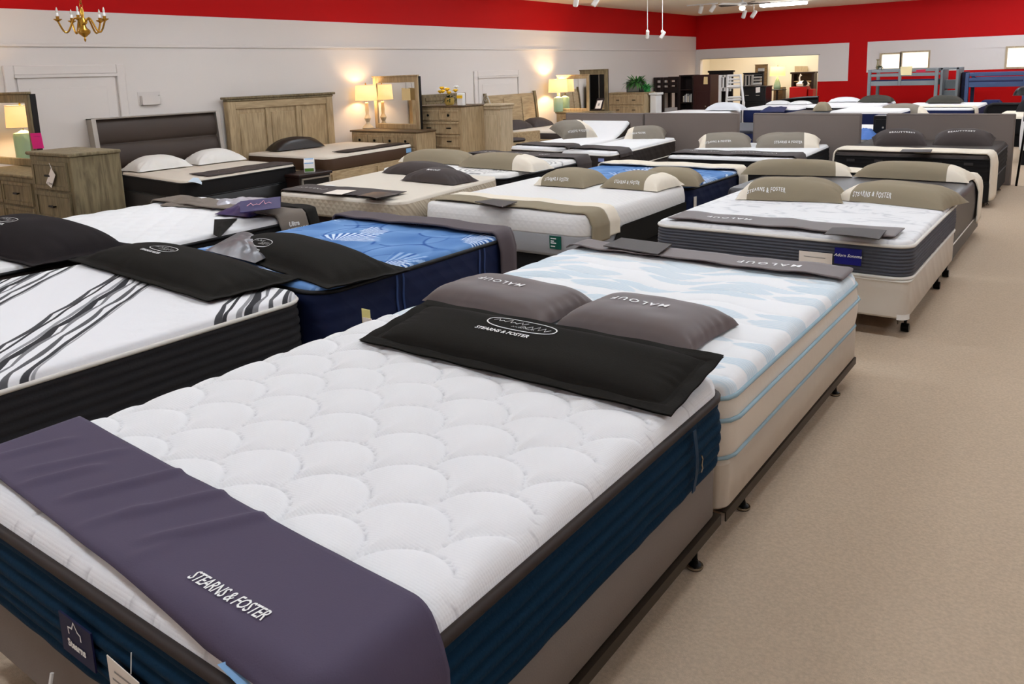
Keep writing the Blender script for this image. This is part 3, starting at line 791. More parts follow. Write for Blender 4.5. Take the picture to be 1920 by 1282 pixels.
def strap(m, edge, c, z0, z1, mtl, w=.022, off=.02, par=None, kink=.012):
    mb = MB(); V = []; K = 10
    for k in range(K+1):
        f = k/K; fn = m.side_fn(edge, c, 0, off+.004+kink*math.sin(math.pi*f)**2); V += [fn(-w/2+.004*math.sin(f*9), z0+(z1-z0)*f), fn(w/2+.004*math.sin(f*9), z0+(z1-z0)*f)]
    mb.add(V, [(2*k, 2*k+1, 2*k+3, 2*k+2) for k in range(K)]); o = make('carry_handle', mb, mtl, m.o); o.modifiers.new('t', 'SOLIDIFY').thickness = .003; return o
HND = mat('teal_webbing', (14, 48, 74), .6)
h = strap(B1, 'R', .57, .53, .73, HND); h['label'] = 'teal webbing carry handle'
fn = B1.side_fn('R', .57, 0, .045); mb = MB(); mb.tube([fn(.004, .655), fn(.012, .64), fn(.006, .625), fn(.012, .61), fn(.002, .6)], .003, 6); make('zip_pull', mb, CHROME, h, True)
strap(B1, 'R', -.80, .53, .73, HND)
mb = MB(); p = at_y(88, 1200, .70); mb.tube([(p.x, .70, .46), (p.x+.003, .69, .43), (p.x-.002, .695, .415)], .005, 6)
tag(make('plastic_strap', mb, WHITEW, None, True, loc=Vector((p.x, .7, .42))), 'short white plastic strap hanging under the foot of the front bed', 'strap')
def pfit(nl, nr, d, z, push=0.):
    a, b = at_z(*nl, z), at_z(*nr, z); v = b-a; yaw = math.atan2(v.y, v.x); w = v.length
    n = Vector((-v.y, v.x, 0)).normalized(); c = (a+b)/2+n*(d/2+push); return (c.x, c.y), w, d, yaw
def oval_logo(pl, f, sc=1., txt='STEARNS & FOSTER', below=True):
    mark(pl.o, oval(.15*sc, .042*sc), .005*sc, f)
    scribble(pl.o, lambda x, y: f(x-.055*sc, y+.012*sc), .14*sc, .026*sc, 21); scribble(pl.o, lambda x, y: f(x+.065*sc, y-.006*sc), .12*sc, .028*sc, 22); scribble(pl.o, lambda x, y: f(x+.02*sc, y-.018*sc), .1*sc, .012*sc, 24)
    lettering(pl.o, txt, .026*sc, lambda x, y: f(x*1.05-.04*sc, y-.07*sc), shear=.2, bold=.0008)
def sup_for(*ms):
    def f(x, y): return 0.
    return f
c, w_, d_, yw = pfit((672, 640), (1258, 783), .40, .815)
P1 = Pillow('long black flanged pillow with oval emblem across the scallop-quilted mattress', c, .846, w_, d_, .05, yw, BLACKC, flange=.05, n=(120, 80), pinch=.0, wr=.004, seed=3, tilt=.15, pw=5., ex=.6)
oval_logo(P1, P1.fnpx(979, 612), 1.)
# ------------------------------------------------------------------ BED 2: blue and white patterned pillow-top
q = rect(-2.585, -.947, 2.468, 4.315)
B2 = Mattress('blue-and-white wave-patterned pillow-top mattress with cream border', q, .475, .75, PAT, CREAMB, BLUEP, t=.05, n=(230, 250), quilt=puffs, pattern=pat_bluewhite, pipes=('top', .625, 'bottom'), pr=.008, bulge=.014, r=.1)
foundation('beige damask box spring under the blue-and-white pillow-top', q, .295, .475, FOUND2, guards=False)
bed_frame('dark angle-steel frame under the blue-and-white pillow-top bed', q, .295, 'steel bedsteads', legs=((-1, -.6), (-1, 0), (-1, .6), (1, -.69), (1, .70)), ins=-.002)
TXT = 'MALOUF'
r = runner('taupe satin runner lettered in white on the blue-and-white pillow-top', B2, .655, .915, TAUPE, a0=-.81, a1=.80, wr=.008, seed=6, nb=10, curl=.006, skew=-.02)
sf = o_surf[r.name]; lettering(r, TXT, .07, lambda x, y: sf(.40-x, .76-y), spacing=1.35, bold=.001)
sheet('charcoal folder card at the left of the taupe runner on the blue-and-white pillow-top', 'folder_card', 'card', [at_z(1131, 462, .785), at_z(1233, 478, .785), at_z(1260, 459, .785), at_z(1165, 447, .785)], .006, CARD)
for (nl, nr, d, lab, sd) in (((790, 552), (1012, 604), .42, 'taupe satin pillow, the left of two at the head of the blue-and-white pillow-top', 5), ((1040, 600), (1292, 652), .44, 'taupe satin pillow, the right of two at the head of the blue-and-white pillow-top', 9)):
    c, w_, d_, yw = pfit(nl, nr, d, .79)
    p = Pillow(lab, c, .755, w_, d_, .10, yw, TAUPE, n=(70, 52), pinch=.04, wr=.006, seed=sd, group='taupe satin pillows', pw=5., ex=.5)
    f = p.fnpx(*((941, 528) if sd == 5 else (1200, 566)), math.pi); lettering(p.o, TXT, .058, f, spacing=1.3, bold=.001)
# ------------------------------------------------------------------ BED 3: slate ribbed mattress on ivory box spring
q = rect(-2.475, -.843, 5.063, 6.85)
B3 = Mattress('white mattress with slate ribbed border and royal blue label on ivory box spring', q, .535, .77, PAT, SLATE, IVORYP, t=.032, n=(130, 140), quilt=soft, pattern=pat_grey, ribs=.009, rows=10, pr=.011, r=.1)
foundation('ivory quilted box spring under the slate ribbed mattress', q, .30, .535, FOUND3, guards=True, pipe=IVORYP)
bed_frame('black caster bed frame under the slate ribbed mattress', q, .30, 'steel bedsteads', legs=((-1, -.7), (-1, .3), (-1, .9), (1, -.78), (1, .5), (1, .95)), wheel=True, ins=.05, lin_=.04)
b = B3.patch('brand_label', 'N', .475, .655, .155, .10, ROYAL, off=.018); fn = B3.side_fn('N', .475, .66, .024)
lettering(b, 'Adorn Sonoma', .026, fn, shear=.35, bold=.0004)
b = B3.patch('law_label', 'N', .285, .625, .2, .075, PAPER, off=.018); fn = B3.side_fn('N', .285, .64, .024)
mb = MB(); mb.add([fn(-.07, -.01), fn(.06, -.012), fn(.06, -.008), fn(-.07, -.006)], [(0, 1, 2, 3)]); make('print_line', mb, GREYINK, b)
r = runner('taupe satin runner with white lettering at the foot of the slate ribbed mattress', B3, -.868, -.565, TAUPE, a0=-.735, a1=.72, wr=.010, lift=.004, seed=11, nb=8, skew=.0)
sf = o_surf[r.name]; lettering(r, TXT, .066, lambda x, y: sf(-.35-x, -.70-y), spacing=1.3, bold=.001)
sheet('charcoal folder card at the right of the taupe runner on the slate ribbed mattress', 'folder_card', 'card', [at_z(1545, 440, .81), at_z(1648, 450, .80), at_z(1662, 433, .80), at_z(1560, 428, .81)], .006, CARD, bend=.006)
def two_tone(lab, nl, nr, d, z, zb, h, side, frac, sd, m=OLIVE, grp=None, text='STEARNS & FOSTER', tp=(-.1, -.5), ts=.028, lie=0., tdir=0, n=(44, 26), tpx=None):
    c, w_, d_, yw = pfit(nl, nr, d, z)
    ends = () if side is None else ((-frac,) if side == 'L' else (frac,))
    p = Pillow(lab, c, zb, w_, d_, h, yw, m, ends=ends, endm=CREAM, group=grp, n=n, pinch=.06, wr=.007, seed=sd, tilt=lie, pw=3.3, ex=.52)
    if text: lettering(p.o, text, ts, p.fnpx(*tpx, tdir, .004) if tpx else p.fn(tp[0], tp[1], tdir, .004), bold=.0006, spacing=1.2)
    return p
G = 'khaki pillows with cream ends'
two_tone('khaki pillow, the left of two at the head of the slate ribbed mattress', (1378, 368), (1582, 375), .46, .80, .765, .165, 'L', .78, 4, grp=G, tpx=(1437, 358))
two_tone('khaki pillow, the right of two at the head of the slate ribbed mattress', (1563, 368), (1770, 388), .46, .80, .765, .15, 'L', .70, 8, grp=G, tpx=(1636, 365))
# ------------------------------------------------------------------ BED 4: dark grey leatherette mattress
q = rect(-2.72, -.885, 6.95, 8.75)
B4 = Mattress('dark grey leatherette mattress with cream throw and two bolsters', q, .37, .735, DKGREY, DKGREY, None, t=.06, n=(40, 44), r=.14, bulge=.012)
foundation('dark grey upholstered adjustable base with pale welt under the leatherette mattress', inset(q, .0), .17, .37, DKGREY, pipe=IVORYP, name='divan')
bed_frame('short black legs under the dark grey adjustable base', inset(q, .12), .17, 'steel bedsteads')
runner('cream throw over the far end of the dark grey leatherette mattress', B4, .42, .80, CREAM, left=.2, right=.34, seed=21, th=.012, wr=.008, group='cream throws', name='throw', cat='throw')
two_tone('long khaki bolster with crumpled cream end, left on the leatherette mattress', (1388, 326), (1600, 330), .34, .75, .735, .15, 'R', .70, 14, text=None, grp='khaki bolsters')
two_tone('long khaki bolster with cream right end on the leatherette mattress', (1598, 330), (1818, 342), .34, .75, .735, .155, 'R', .62, 15, text=None, grp='khaki bolsters')
# ------------------------------------------------------------------ BED 5: black-brown mattress in front of the right headboard
q = rect(-2.62, -.96, 10.2, 12.1)
B5 = Mattress('black-brown mattress with cream foot throw before the right-hand taupe headboard', q, .45, .76, mat('black_brown_ticking', (60, 52, 48), .7, weave=('diamond', 5, .8)), BLACKB, BLACKP, t=.05, n=(44, 48), ribs=.006, rows=5, r=.12)
for k in range(5): B5.patch('handle_patch', 'N', -.62+k*.31, .66, .09, .03, mat('grey_handle_patch', (52, 50, 50), .5), off=.016)
foundation('black box spring under the black-brown mattress', q, .2, .45, BLACKB)
bed_frame('black steel frame under the black-brown bed at the aisle end', q, .2, 'steel bedsteads', legs=((-1, -.7), (-1, .8), (1, -.7), (1, .6)))
runner('cream throw along the foot of the black-brown mattress', B5, -.93, -.52, CREAM, left=.42, right=.46, seed=23, th=.012, wr=.008, group='cream throws', name='throw', cat='throw')
sheet('thin charcoal card on the cream throw of the black-brown mattress', 'folder_card', 'card', [at_z(1687, 286, .80), at_z(1745, 286, .80), at_z(1748, 281, .80), at_z(1692, 281, .80)], .008, CARD)
for nl, nr, lab, sd in (((1637, 267), (1742, 267), 'dark taupe pillow, the left of two against the right-hand headboard', 31), ((1745, 266), (1864, 268), 'dark taupe pillow, the right of two against the right-hand headboard', 32)):
    c, w_, d_, yw = pfit(nl, nr, .42, .80); p = Pillow(lab, c, .765, w_, d_, .185, yw, TAUPE_D, n=(36, 24), seed=sd, group='dark taupe pillows', wr=.008, tilt=.25)
    lettering(p.o, 'BEAUTYREST', .045, p.fnpx(*((1692, 248) if sd == 31 else (1803, 246)), 0, .004), bold=.001, spacing=1.2)
# taupe headboards: slabs of padded panel with welted edges on two hidden legs
def headboard(lab, u0, u1, v, y, zb=.12):
    a, b = at_y(u0, v, y), at_y(u1, v, y); x0, x1, z1 = a.x, b.x, (a.z+b.z)/2
    o = empty('headboard', ((x0+x1)/2, y, 0), 0, lab, 'headboard', 'taupe upholstered headboards')
    mb = MB(); mb.box(x0, x1, y, y+.07, zb, z1, bev=.012); make('panel', mb, HB, o)
    mb = MB(); e = .014; mb.tube([(x0+e, y, zb+e), (x0+e, y, z1-e), (x1-e, y, z1-e), (x1-e, y, zb+e)], .005, 6, closed=True); make('welt', mb, HB, o, True, angle=None)
    for x in (x0+.15, x1-.15): mb = MB(); mb.box(x-.03, x+.03, y+.02, y+.05, 0, zb+.02); make('leg', mb, BLACKM, o)
    return o
headboard('taupe upholstered headboard nearest the left, behind the raised twin mattress', 1060, 1206, 212, 11.95)
headboard('wide taupe upholstered headboard behind the flat twin mattress', 1207, 1385, 212, 11.95)
headboard('taupe upholstered headboard behind the white mattress with two grey-khaki pillows', 1412, 1615, 212.5, 11.5)
headboard('taupe upholstered headboard at the aisle behind two dark taupe pillows', 1662, 1905, 213, 12.25, .1)
# ------------------------------------------------------------------ SECOND COLUMN
q = rect(-4.87, -3.13, .55, 2.53)
L1 = Mattress('white mattress with grey wavy stripes and charcoal ribbed border', q, .36, .78, stripe_ticking(), CHARB, IVORYP, t=.04, n=(120, 130), quilt=soft, ribs=.009, rows=9, pr=.01, pipes=('top',), r=.13)
foundation('black base under the grey-striped mattress', inset(q, .05), .14, .36, BLACKB, name='divan'); bed_frame('black legs under the grey-striped bed', inset(q, .1), .14, 'steel bedsteads')
c, w_, d_, yw = pfit((128, 492), (392, 572), .52, .78)
p = Pillow('long black flanged pillow with oval emblem on the grey-striped mattress', c, .79, w_, d_, .115, yw, BLACKC, flange=.055, n=(70, 34), pinch=.0, wr=.006, seed=13); oval_logo(p, p.fnpx(307, 466), .9)
def crumple(lab, name, cat, px, z, m, h=.05, seed=1, group=None):
    P = [at_z(*p, z) for p in px]; n = 22; V = []
    for i in range(n+1):
        for j in range(n+1):
            u, v = i/n, j/n; p = P[0]*(1-u)*(1-v)+P[1]*u*(1-v)+P[2]*u*v+P[3]*(1-u)*v
            e = min(u, 1-u, v, 1-v); V.append(p+Vector((0, 0, .004+min(1, e*3.2)*h*(.35+.65*float(vnoise(u*5, v*4, seed)))+.3*h*min(1, e*3.2)*float(vnoise(u*14, v*11, seed+1)))))
    mb = MB(); mb.add(V, gridfaces(n+1, n+1)); mb.add([v-Vector((0, 0, .003+min(.9, 0))) if False else Vector((v.x, v.y, z+.001)) for v in V], gridfaces(n+1, n+1, 0, True))
    c = sum(P, Vector())/4; return tag(make(name, mb, m, None, True, loc=c, angle=None), label=lab, cat=cat, group=group)
# blue shell-print mattress
q = rect(-4.585, -3.072, 2.578, 4.248)
L2 = Mattress('bright blue shell-print mattress with navy quilted border', q, .36, .785, PAT, NAVYB, BLACKP, t=.03, n=(320, 320), quilt=soft, pattern=pat_blue, ribs=.005, rows=5, pr=.012, r=.14)
foundation('navy box spring under the blue shell-print mattress', q, .14, .36, NAVYB); bed_frame('black legs under the blue shell-print bed', inset(q, .1), .14, 'steel bedsteads')
for c in (-.30, .43):
    for dx in (-.025, .025): strap(L2, 'R', c+dx, .47, .745, mat('blue_webbing', (40, 62, 110), .6), w=.014, off=.016, kink=0)
runner('grey-plum cloth over the far foot of the blue shell-print mattress', L2, .60, .86, GREYPL if 'GREYPL' in globals() else mat('grey_plum_cloth', (84, 74, 78), .7, bump=(200, .15)), left=.2, right=.44, seed=31, wr=.01, th=.012, off=.02)
c, w_, d_, yw = pfit((400, 470), (600, 540), .50, .79)
p = Pillow('long black flanged pillow on the near end of the blue shell-print mattress', (c[0]-.02, c[1]+.02), .785, w_+.15, d_, .12, yw, BLACKC, flange=.05, n=(64, 30), pinch=.0, wr=.006, seed=17); oval_logo(p, p.fnpx(492, 455), .75)
crumple('wrinkled grey plastic bag beside the emblem pillow on the blue mattress', 'plastic_bag', 'plastic bag', [(385, 470), (478, 494), (545, 462), (448, 436)], .815, mat('grey_plastic', (92, 92, 98), .3, spec=.5), .06, 33)
tg = B1  # price tag standing on the near side of the blue mattress
c = at_y(690, 590, 2.565)
mb = MB(); mb.box(c.x-.03, c.x+.025, 2.553, 2.557, c.z-.06, c.z+.03, bev=.001); mb.box(c.x-.02, c.x+.04, 2.546, 2.552, c.z-.10, c.z-.01, 1, bev=.001)
tag(make('price_tag', mb, [mat('yellow_paper', (238, 226, 150), .7), PAPER], None, loc=c), 'yellow-and-white paper tag on the near end of the blue shell-print mattress', 'tag')
# foam mattress with grey band and green label
q = [(-4.63, 5.02), (-3.0, 5.02), (-3.0, 6.85), (-4.69, 6.85)]
L3 = Mattress('white rounded foam mattress with light grey lower band and green label', q, .60, .765, WHITEK, WHITEK, None, t=.075, n=(60, 64), r=.14, bulge=.004)
mbq = L3
rim = [(L3.rim[i, 0], L3.rim[i, 1]) for i in range(0, len(L3.rim))]
mb = MB(); K = len(rim); vs = []
for z, o_ in ((.60, .001), (.59, .004), (.46, .006), (.435, -.004)):
    vs += [(L3.rim[i, 0]+L3.nrm[i, 0]*o_, L3.rim[i, 1]+L3.nrm[i, 1]*o_, z) for i in range(K)]
mb.add(vs, [(k*K+i, (k+1)*K+i, (k+1)*K+(i+1) % K, k*K+(i+1) % K) for k in range(3) for i in range(K)]+[tuple(3*K+i for i in range(K))[::-1]])
make('lower_band', mb, GREYB, L3.o, True, angle=None)['label'] = 'light grey lower band'
f0, f1 = L3.side_fn('R', 0, 0, .012), L3.side_fn('R', 0, 0, .018); mb = MB(); Q = [(-.60, .425), (-.46, .585), (-.38, .612), (.1, .615), (.5, .618), (.84, .62), (.84, .425)]; K = len(Q)
mb.add([f0(*p_) for p_ in Q]+[f1(*p_) for p_ in Q], [tuple(range(K)), tuple(range(K, 2*K))[::-1]]+[(i, K+i, K+(i+1) % K, (i+1) % K) for i in range(K)])
make('dark_cover', mb, BLACKC, L3.o)['label'] = 'black fabric cover over the grey band'
b = L3.patch('brand_label', 'N', .555, .545, .105, .10, GREENL, off=.008); fn = L3.side_fn('N', .555, .545, .0145)
for y, w_ in ((.03, .05), (.01, .03), (-.005, .05), (-.03, .04)):
    mb = MB(); mb.add([fn(-.04, y-.004), fn(-.04+w_, y-.004), fn(-.04+w_, y+.004), fn(-.04, y+.004)], [(0, 1, 2, 3)]); make('print_line', mb, WHITE, b)
foundation('black platform under the white rounded foam mattress', inset(q, .02), .12, .435, BLACKB, name='divan'); bed_frame('black legs under the white foam bed', inset(q, .15), .12, 'steel bedsteads')
mb = MB()
r = runner('khaki foot runner with cream lining on the white rounded foam mattress', L3, -.86, -.60, OLIVE, a0=-.80, right=.15, seed=41, wr=.008, th=.006, skew=-.02)
rl = runner('', L3, -.60, -.44, CREAM, a0=-.80, right=.13, seed=41, wr=.008, th=.006, skew=-.02, parent=r, name='lining')
rl['label'] = 'cream lining turned out along the runner edge'
sheet('charcoal folder card on the khaki runner of the white foam mattress', 'folder_card', 'card', [at_z(890, 379, .80), at_z(942, 389, .80), at_z(970, 379, .80), at_z(925, 374, .80)], .006, CARD)
G2 = 'khaki pillows on the white foam mattress'
two_tone('khaki pillow with cream left end on the white rounded foam mattress', (1000, 344), (1094, 350), .50, .79, .765, .15, 'L', .72, 5, grp=G2, tpx=(1045, 339), ts=.025)
two_tone('khaki pillow with cream right end on the white rounded foam mattress', (1124, 348), (1232, 356), .50, .79, .765, .14, 'R', .52, 6, grp=G2, tpx=(1176, 341), ts=.025)
# second blue mattress, with cream throw
q = rect(-4.66, -3.03, 6.90, 8.45)
L4 = Mattress('blue shell-print mattress with cream throw behind the white foam bed', q, .34, .735, PAT, NAVYB, BLACKP, t=.03, n=(120, 120), quilt=soft, pattern=pat_blue, ribs=.005, rows=5, pr=.012, r=.12)
foundation('navy base under the cream-thrown blue mattress', q, .12, .34, NAVYB); bed_frame('black legs under the cream-thrown blue bed', inset(q, .1), .12, 'steel bedsteads')
runner('cream-and-grey throw over the far end of the second blue mattress', L4, .42, .80, CREAM, left=.05, right=.16, seed=43, th=.012, wr=.008, group='cream throws', name='throw', cat='throw')
b = L4.patch('law_label', 'R', -.68, .555, .06, .15, PAPER, off=.02)
two_tone('khaki pillow on the blue mattress behind the cream-ended pillow', (1190, 345), (1312, 347), .40, .76, .735, .16, 'L', .75, 7, text=None)
# white mattress before the third headboard
q = [(-4.40, 9.3), (-2.84, 9.36), (-2.95, 11.35), (-4.5, 11.3)]
L5 = Mattress('white mattress with black border before the third taupe headboard', q, .42, .735, WS, BLACKB, BLACKP, t=.04, n=(44, 48), quilt=soft, ribs=.006, rows=5, r=.12)
foundation('black base under the white mattress at the third headboard', q, .12, .42, BLACKB); bed_frame('black legs under the white bed at the third headboard', inset(q, .1), .12, 'steel bedsteads')
r = runner('dark taupe runner at the foot of the white mattress with two grey-khaki pillows', L5, -.86, -.42, TAUPE_D, left=.02, right=.1, seed=45, wr=.01)
sf = o_surf[r.name]; [scribble(r, lambda x, y, c=c: sf(c+x, -.62+y*1.6), w_, .05, 6+i) for i, (c, w_) in enumerate(((-.55, .08), (-.3, .12), (.12, .34), (.42, .16)))]
two_tone('grey-khaki pillow with cream left end before the third headboard', (1308, 274), (1412, 273), .5, .76, .74, .165, 'L', .72, 24, m=OLIVE2, tpx=(1345, 266), ts=.034, lie=.2)
two_tone('grey-khaki pillow with cream right end before the third headboard', (1413, 274), (1540, 274), .5, .76, .74, .165, 'R', .5, 25, m=OLIVE2, tpx=(1478, 266), ts=.034, lie=.2)
# ------------------------------------------------------------------ THIRD COLUMN
q = rect(-6.9, -5.22, .45, 2.46)
T1 = Mattress('white mattress with black welt under the black pillow at the left edge', q, .40, .765, WS, DKBROWN, BLACKP, t=.035, n=(44, 50), quilt=soft, ribs=.005, rows=5, pr=.012, r=.1)
foundation('black base under the white mattress at the left edge', q, .14, .40, BLACKB); bed_frame('black legs under the white bed at the left edge', inset(q, .1), .14, 'steel bedsteads')
c, w_, d_, yw = pfit((-130, 452), (62, 496), .66, .79)
p = Pillow('plump black flanged pillow at the left edge of the scene', (c[0], c[1]), .765, w_, d_, .2, yw, BLACKC2, flange=.05, n=(64, 36), pinch=.0, wr=.008, seed=19); oval_logo(p, p.fnpx(14, 412), .8)
q = [(-6.8, 2.52), (-4.98, 2.52), (-5.06, 4.32), (-6.85, 4.36)]
T2 = Mattress('white diamond-quilted mattress under a grey lettered runner', q, .40, .77, WT, BLACKB, BLACKP, t=.045, n=(110, 120), quilt=diamond, ribs=.006, rows=5, pr=.012, r=.14)
foundation('black base under the diamond-quilted mattress', q, .14, .40, BLACKB); bed_frame('black legs under the diamond-quilted bed', inset(q, .1), .14, 'steel bedsteads')
r = runner('grey lettered runner hanging over the side of the diamond-quilted mattress', T2, .44, .72, GREIGE, left=.05, right=.26, seed=51, wr=.01, th=.01, off=.02)
fn = T2.side_fn('R', .585, .69, .068)
lettering(r, 'Ultra', .05, lambda x, y: fn(x-.035, y+.035), bold=.002); lettering(r, 'RESTONIC', .042, lambda x, y: fn(x, y-.015), bold=.002)
runner('black throw beside the grey lettered runner on the diamond-quilted mattress', T2, .73, .89, BLACKC, left=.05, right=.2, a0=.1, seed=52, wr=.01, th=.012, off=.02, name='throw', cat='throw')
# plastic-wrapped brochures and dark gloves lying on it
PURP = mat('purple_printed_plastic', (30, 24, 88), .35, spec=.4)
pk = crumple('purple printed plastic pack lying on the diamond-quilted mattress', 'plastic_pack', 'pack', [(402, 402), (470, 408), (527, 390), (470, 374)], .785, PURP, .06, 3)
c = at_z(487, 385, .87)
fn = lambda x, y: at_z(487+x*230, 384-y*150-x*28, .875)
sg = sheet('purple printed card standing on the plastic pack of the diamond-quilted mattress', 'printed_card', 'card', [fn(-.16, -.07), fn(.17, -.07), fn(.17, .07), fn(-.16, .07)], .003, mat('indigo_card', (26, 22, 88), .5))
scribble(sg, lambda x, y: fn(x, y)+Vector((0, 0, .012)), .2, .05, 11, mat('pink_print', (214, 150, 160), .6))
crumple('clear wrinkled plastic wrap behind the purple pack', 'plastic_wrap', 'plastic wrap', [(398, 392), (470, 390), (502, 372), (402, 376)], .785, mat('clear_plastic', (206, 204, 214), .25, trans=.3, spec=.6), .05, 5)
crumple('grey-brown folded cloth at the far left of the diamond-quilted mattress', 'folded_cloth', 'cloth', [(300, 386), (398, 392), (400, 374), (318, 376)], .775, GREIGE, .05, 7)
crumple('black fabric strap bunched on the edge of the diamond-quilted mattress', 'fabric_strap', 'strap', [(400, 440), (412, 446), (445, 410), (402, 412)], .775, BLACKC, .03, 8)
# tan herringbone mattress
q = [(-6.30, 4.82), (-4.73, 4.88), (-4.98, 6.62), (-6.62, 6.62)]
T3 = Mattress('oatmeal mattress with tan herringbone sides and dark taupe pillows', q, .585, .77, TANTOP, TANK, None, t=.028, n=(44, 48), r=.14, bulge=.006, quilt=lambda a, b: soft(a, b, .003))
foundation('dark brown base under the tan herringbone mattress', inset(q, .03), .12, .585, ESP, name='divan'); bed_frame('black legs under the tan herringbone bed', inset(q, .15), .12, 'steel bedsteads')
r = runner('dark taupe runner with white mark at the foot of the tan herringbone mattress', T3, -.86, -.48, TAUPE_D, a0=-.82, a1=.56, wr=.006, seed=61)
sf = o_surf[r.name]; scribble(r, lambda x, y: sf(-.5+x, -.68+y), .36, .06, 9)
sheet('white leaflet on the dark runner of the tan herringbone mattress', 'leaflet', 'leaflet', [at_z(605, 363, .803), at_z(640, 365, .803), at_z(668, 357, .803), at_z(632, 356, .803)], .003, PAPER)
sheet('black folder card on the dark runner of the tan herringbone mattress', 'folder_card', 'card', [at_z(668, 370, .803), at_z(705, 374, .803), at_z(748, 366, .803), at_z(700, 362, .803)], .012, BLK, bend=.008)
c = at_z(617, 349, .785)
mb = MB(); mb.lathe(0, 0, [(.02, 0), (.05, .004), (.056, .014), (.05, .024), (.02, .03)], 16); mb.xf(Matrix.Translation((c.x, c.y, .77)) @ Matrix.Diagonal((1.3, .8, 1, 1)))
o = make('remote_control', mb, WHITEW, None, True, loc=c); tag(o, 'small white rounded remote on the oatmeal mattress edge', 'remote')
G = 'dark taupe pillows on the oatmeal mattress'
for nl, nr, d, lab, sd in (((715, 322), (825, 330), .36, 'dark taupe pillow lying behind another on the oatmeal mattress', 71), ((750, 336), (850, 345), .36, 'front dark taupe pillow on the oatmeal mattress', 72)):
    c, w_, d_, yw = pfit(nl, nr, d, .79); p = Pillow(lab, c, .77, w_, d_, .135, yw, TAUPE_D, n=(36, 26), seed=sd, group=G, wr=.008)
    if sd == 72: lettering(p.o, 'MALOUF', .045, p.fnpx(812, 319, 0, .004), bold=.001)
# swirl-printed mattress with tan bolsters
q = [(-6.85, 6.75), (-5.02, 6.75), (-5.12, 8.75), (-6.85, 8.75)]
T4 = Mattress('white swirl-printed mattress with black border and khaki bolsters', q, .44, .765, PAT, BLACKB, BLACKP, t=.05, n=(130, 140), quilt=soft, pattern=pat_swirl, ribs=.006, rows=5, pr=.011, r=.12)
foundation('black base under the swirl-printed mattress', q, .12, .44, BLACKB); bed_frame('black legs under the swirl-printed bed', inset(q, .1), .12, 'steel bedsteads')
r = runner('dark taupe runner with white mark on the far end of the swirl-printed mattress', T4, .55, .95, TAUPE_D, left=.04, right=.12, seed=81, wr=.008)
sf = o_surf[r.name]; [scribble(r, lambda x, y, c=c: sf(c+x, .75+y), w_, .09, 12+i) for i, (c, w_) in enumerate(((-.62, .24), (-.1, .2), (.3, .12)))]
two_tone('khaki bolster, the left of two on the swirl-printed mattress', (746, 301), (868, 307), .36, .79, .765, .165, 'L', .85, 83, text=None, grp='khaki bolsters')
two_tone('khaki bolster with cream right end on the swirl-printed mattress', (858, 310), (1000, 320), .36, .79, .765, .175, 'R', .45, 84, text=None, grp='khaki bolsters')
# split adjustable pair
for k, (q, lab, z1, fl) in enumerate((([(-7.0, 9.55), (-6.02, 9.4), (-6.1, 11.7), (-7.05, 11.7)], 'raised twin mattress, the left of the split pair', .765, True), ([(-5.95, 9.28), (-5.12, 9.2), (-5.3, 11.6), (-6.02, 11.65)], 'flat twin mattress with black wave-quilted border, the right of the split pair', .755, False))):
    m = Mattress(lab, q, .50, z1, WS, DKBROWN, IVORYP, t=.04, n=(44, 60), r=.1, ribs=.005, rows=3, quilt=(lambda a, b: .40*np.clip((b-.35)/.95, 0, 1)**1.6) if fl else soft, group='split twin mattresses')
    foundation('black wave-quilted base under the %s twin mattress' % ('raised' if fl else 'flat'), q, .14, .50, DKBROWN, name='divan'); bed_frame('black legs under the %s twin bed' % ('raised' if fl else 'flat'), inset(q, .1), .14, 'steel bedsteads')
    r = runner('dark taupe runner at the foot of the %s twin mattress' % ('raised' if fl else 'flat'), m, -.95, -.55, TAUPE_D, left=.05, right=.05, seed=91+k, wr=.01, na=30)
    if k: m.patch('brand_label', 'N', .26, .66, .09, .045, mat('lavender_label', (150, 160, 214), .5), off=.02)
    if fl:
        mb = MB(); vs = []; fs = []
        bb = np.linspace(.35, m.l/2-.06, 10)
        for a_ in (-m.w/2+.01, m.w/2-.01):
            o_ = len(vs)
            for b_ in bb:
                X, Y = m.plan(a_, b_); zt = float(m.height(0, b_)); vs += [(float(X), float(Y), zt-.03), (float(X), float(Y), min(.72, zt-.031))]
            fs += [(o_+2*i, o_+2*i+1, o_+2*i+3, o_+2*i+2) for i in range(9)]
        mb.add(vs, fs); make('raised_side', mb, DKBROWN, m.o)
        p = two_tone('grey-khaki pillow with cream right end on the raised twin mattress', (1056, 250), (1122, 246), .5, 1.0, .97, .165, 'R', .35, 94, m=OLIVE2, tpx=(1085, 246), ts=.03, lie=.25)
    else: p = two_tone('grey-khaki pillow with cream left end on the flat twin mattress', (1168, 257), (1248, 256), .5, .79, .765, .165, 'L', .55, 95, m=OLIVE2, tpx=(1192, 250), ts=.03, lie=.15)
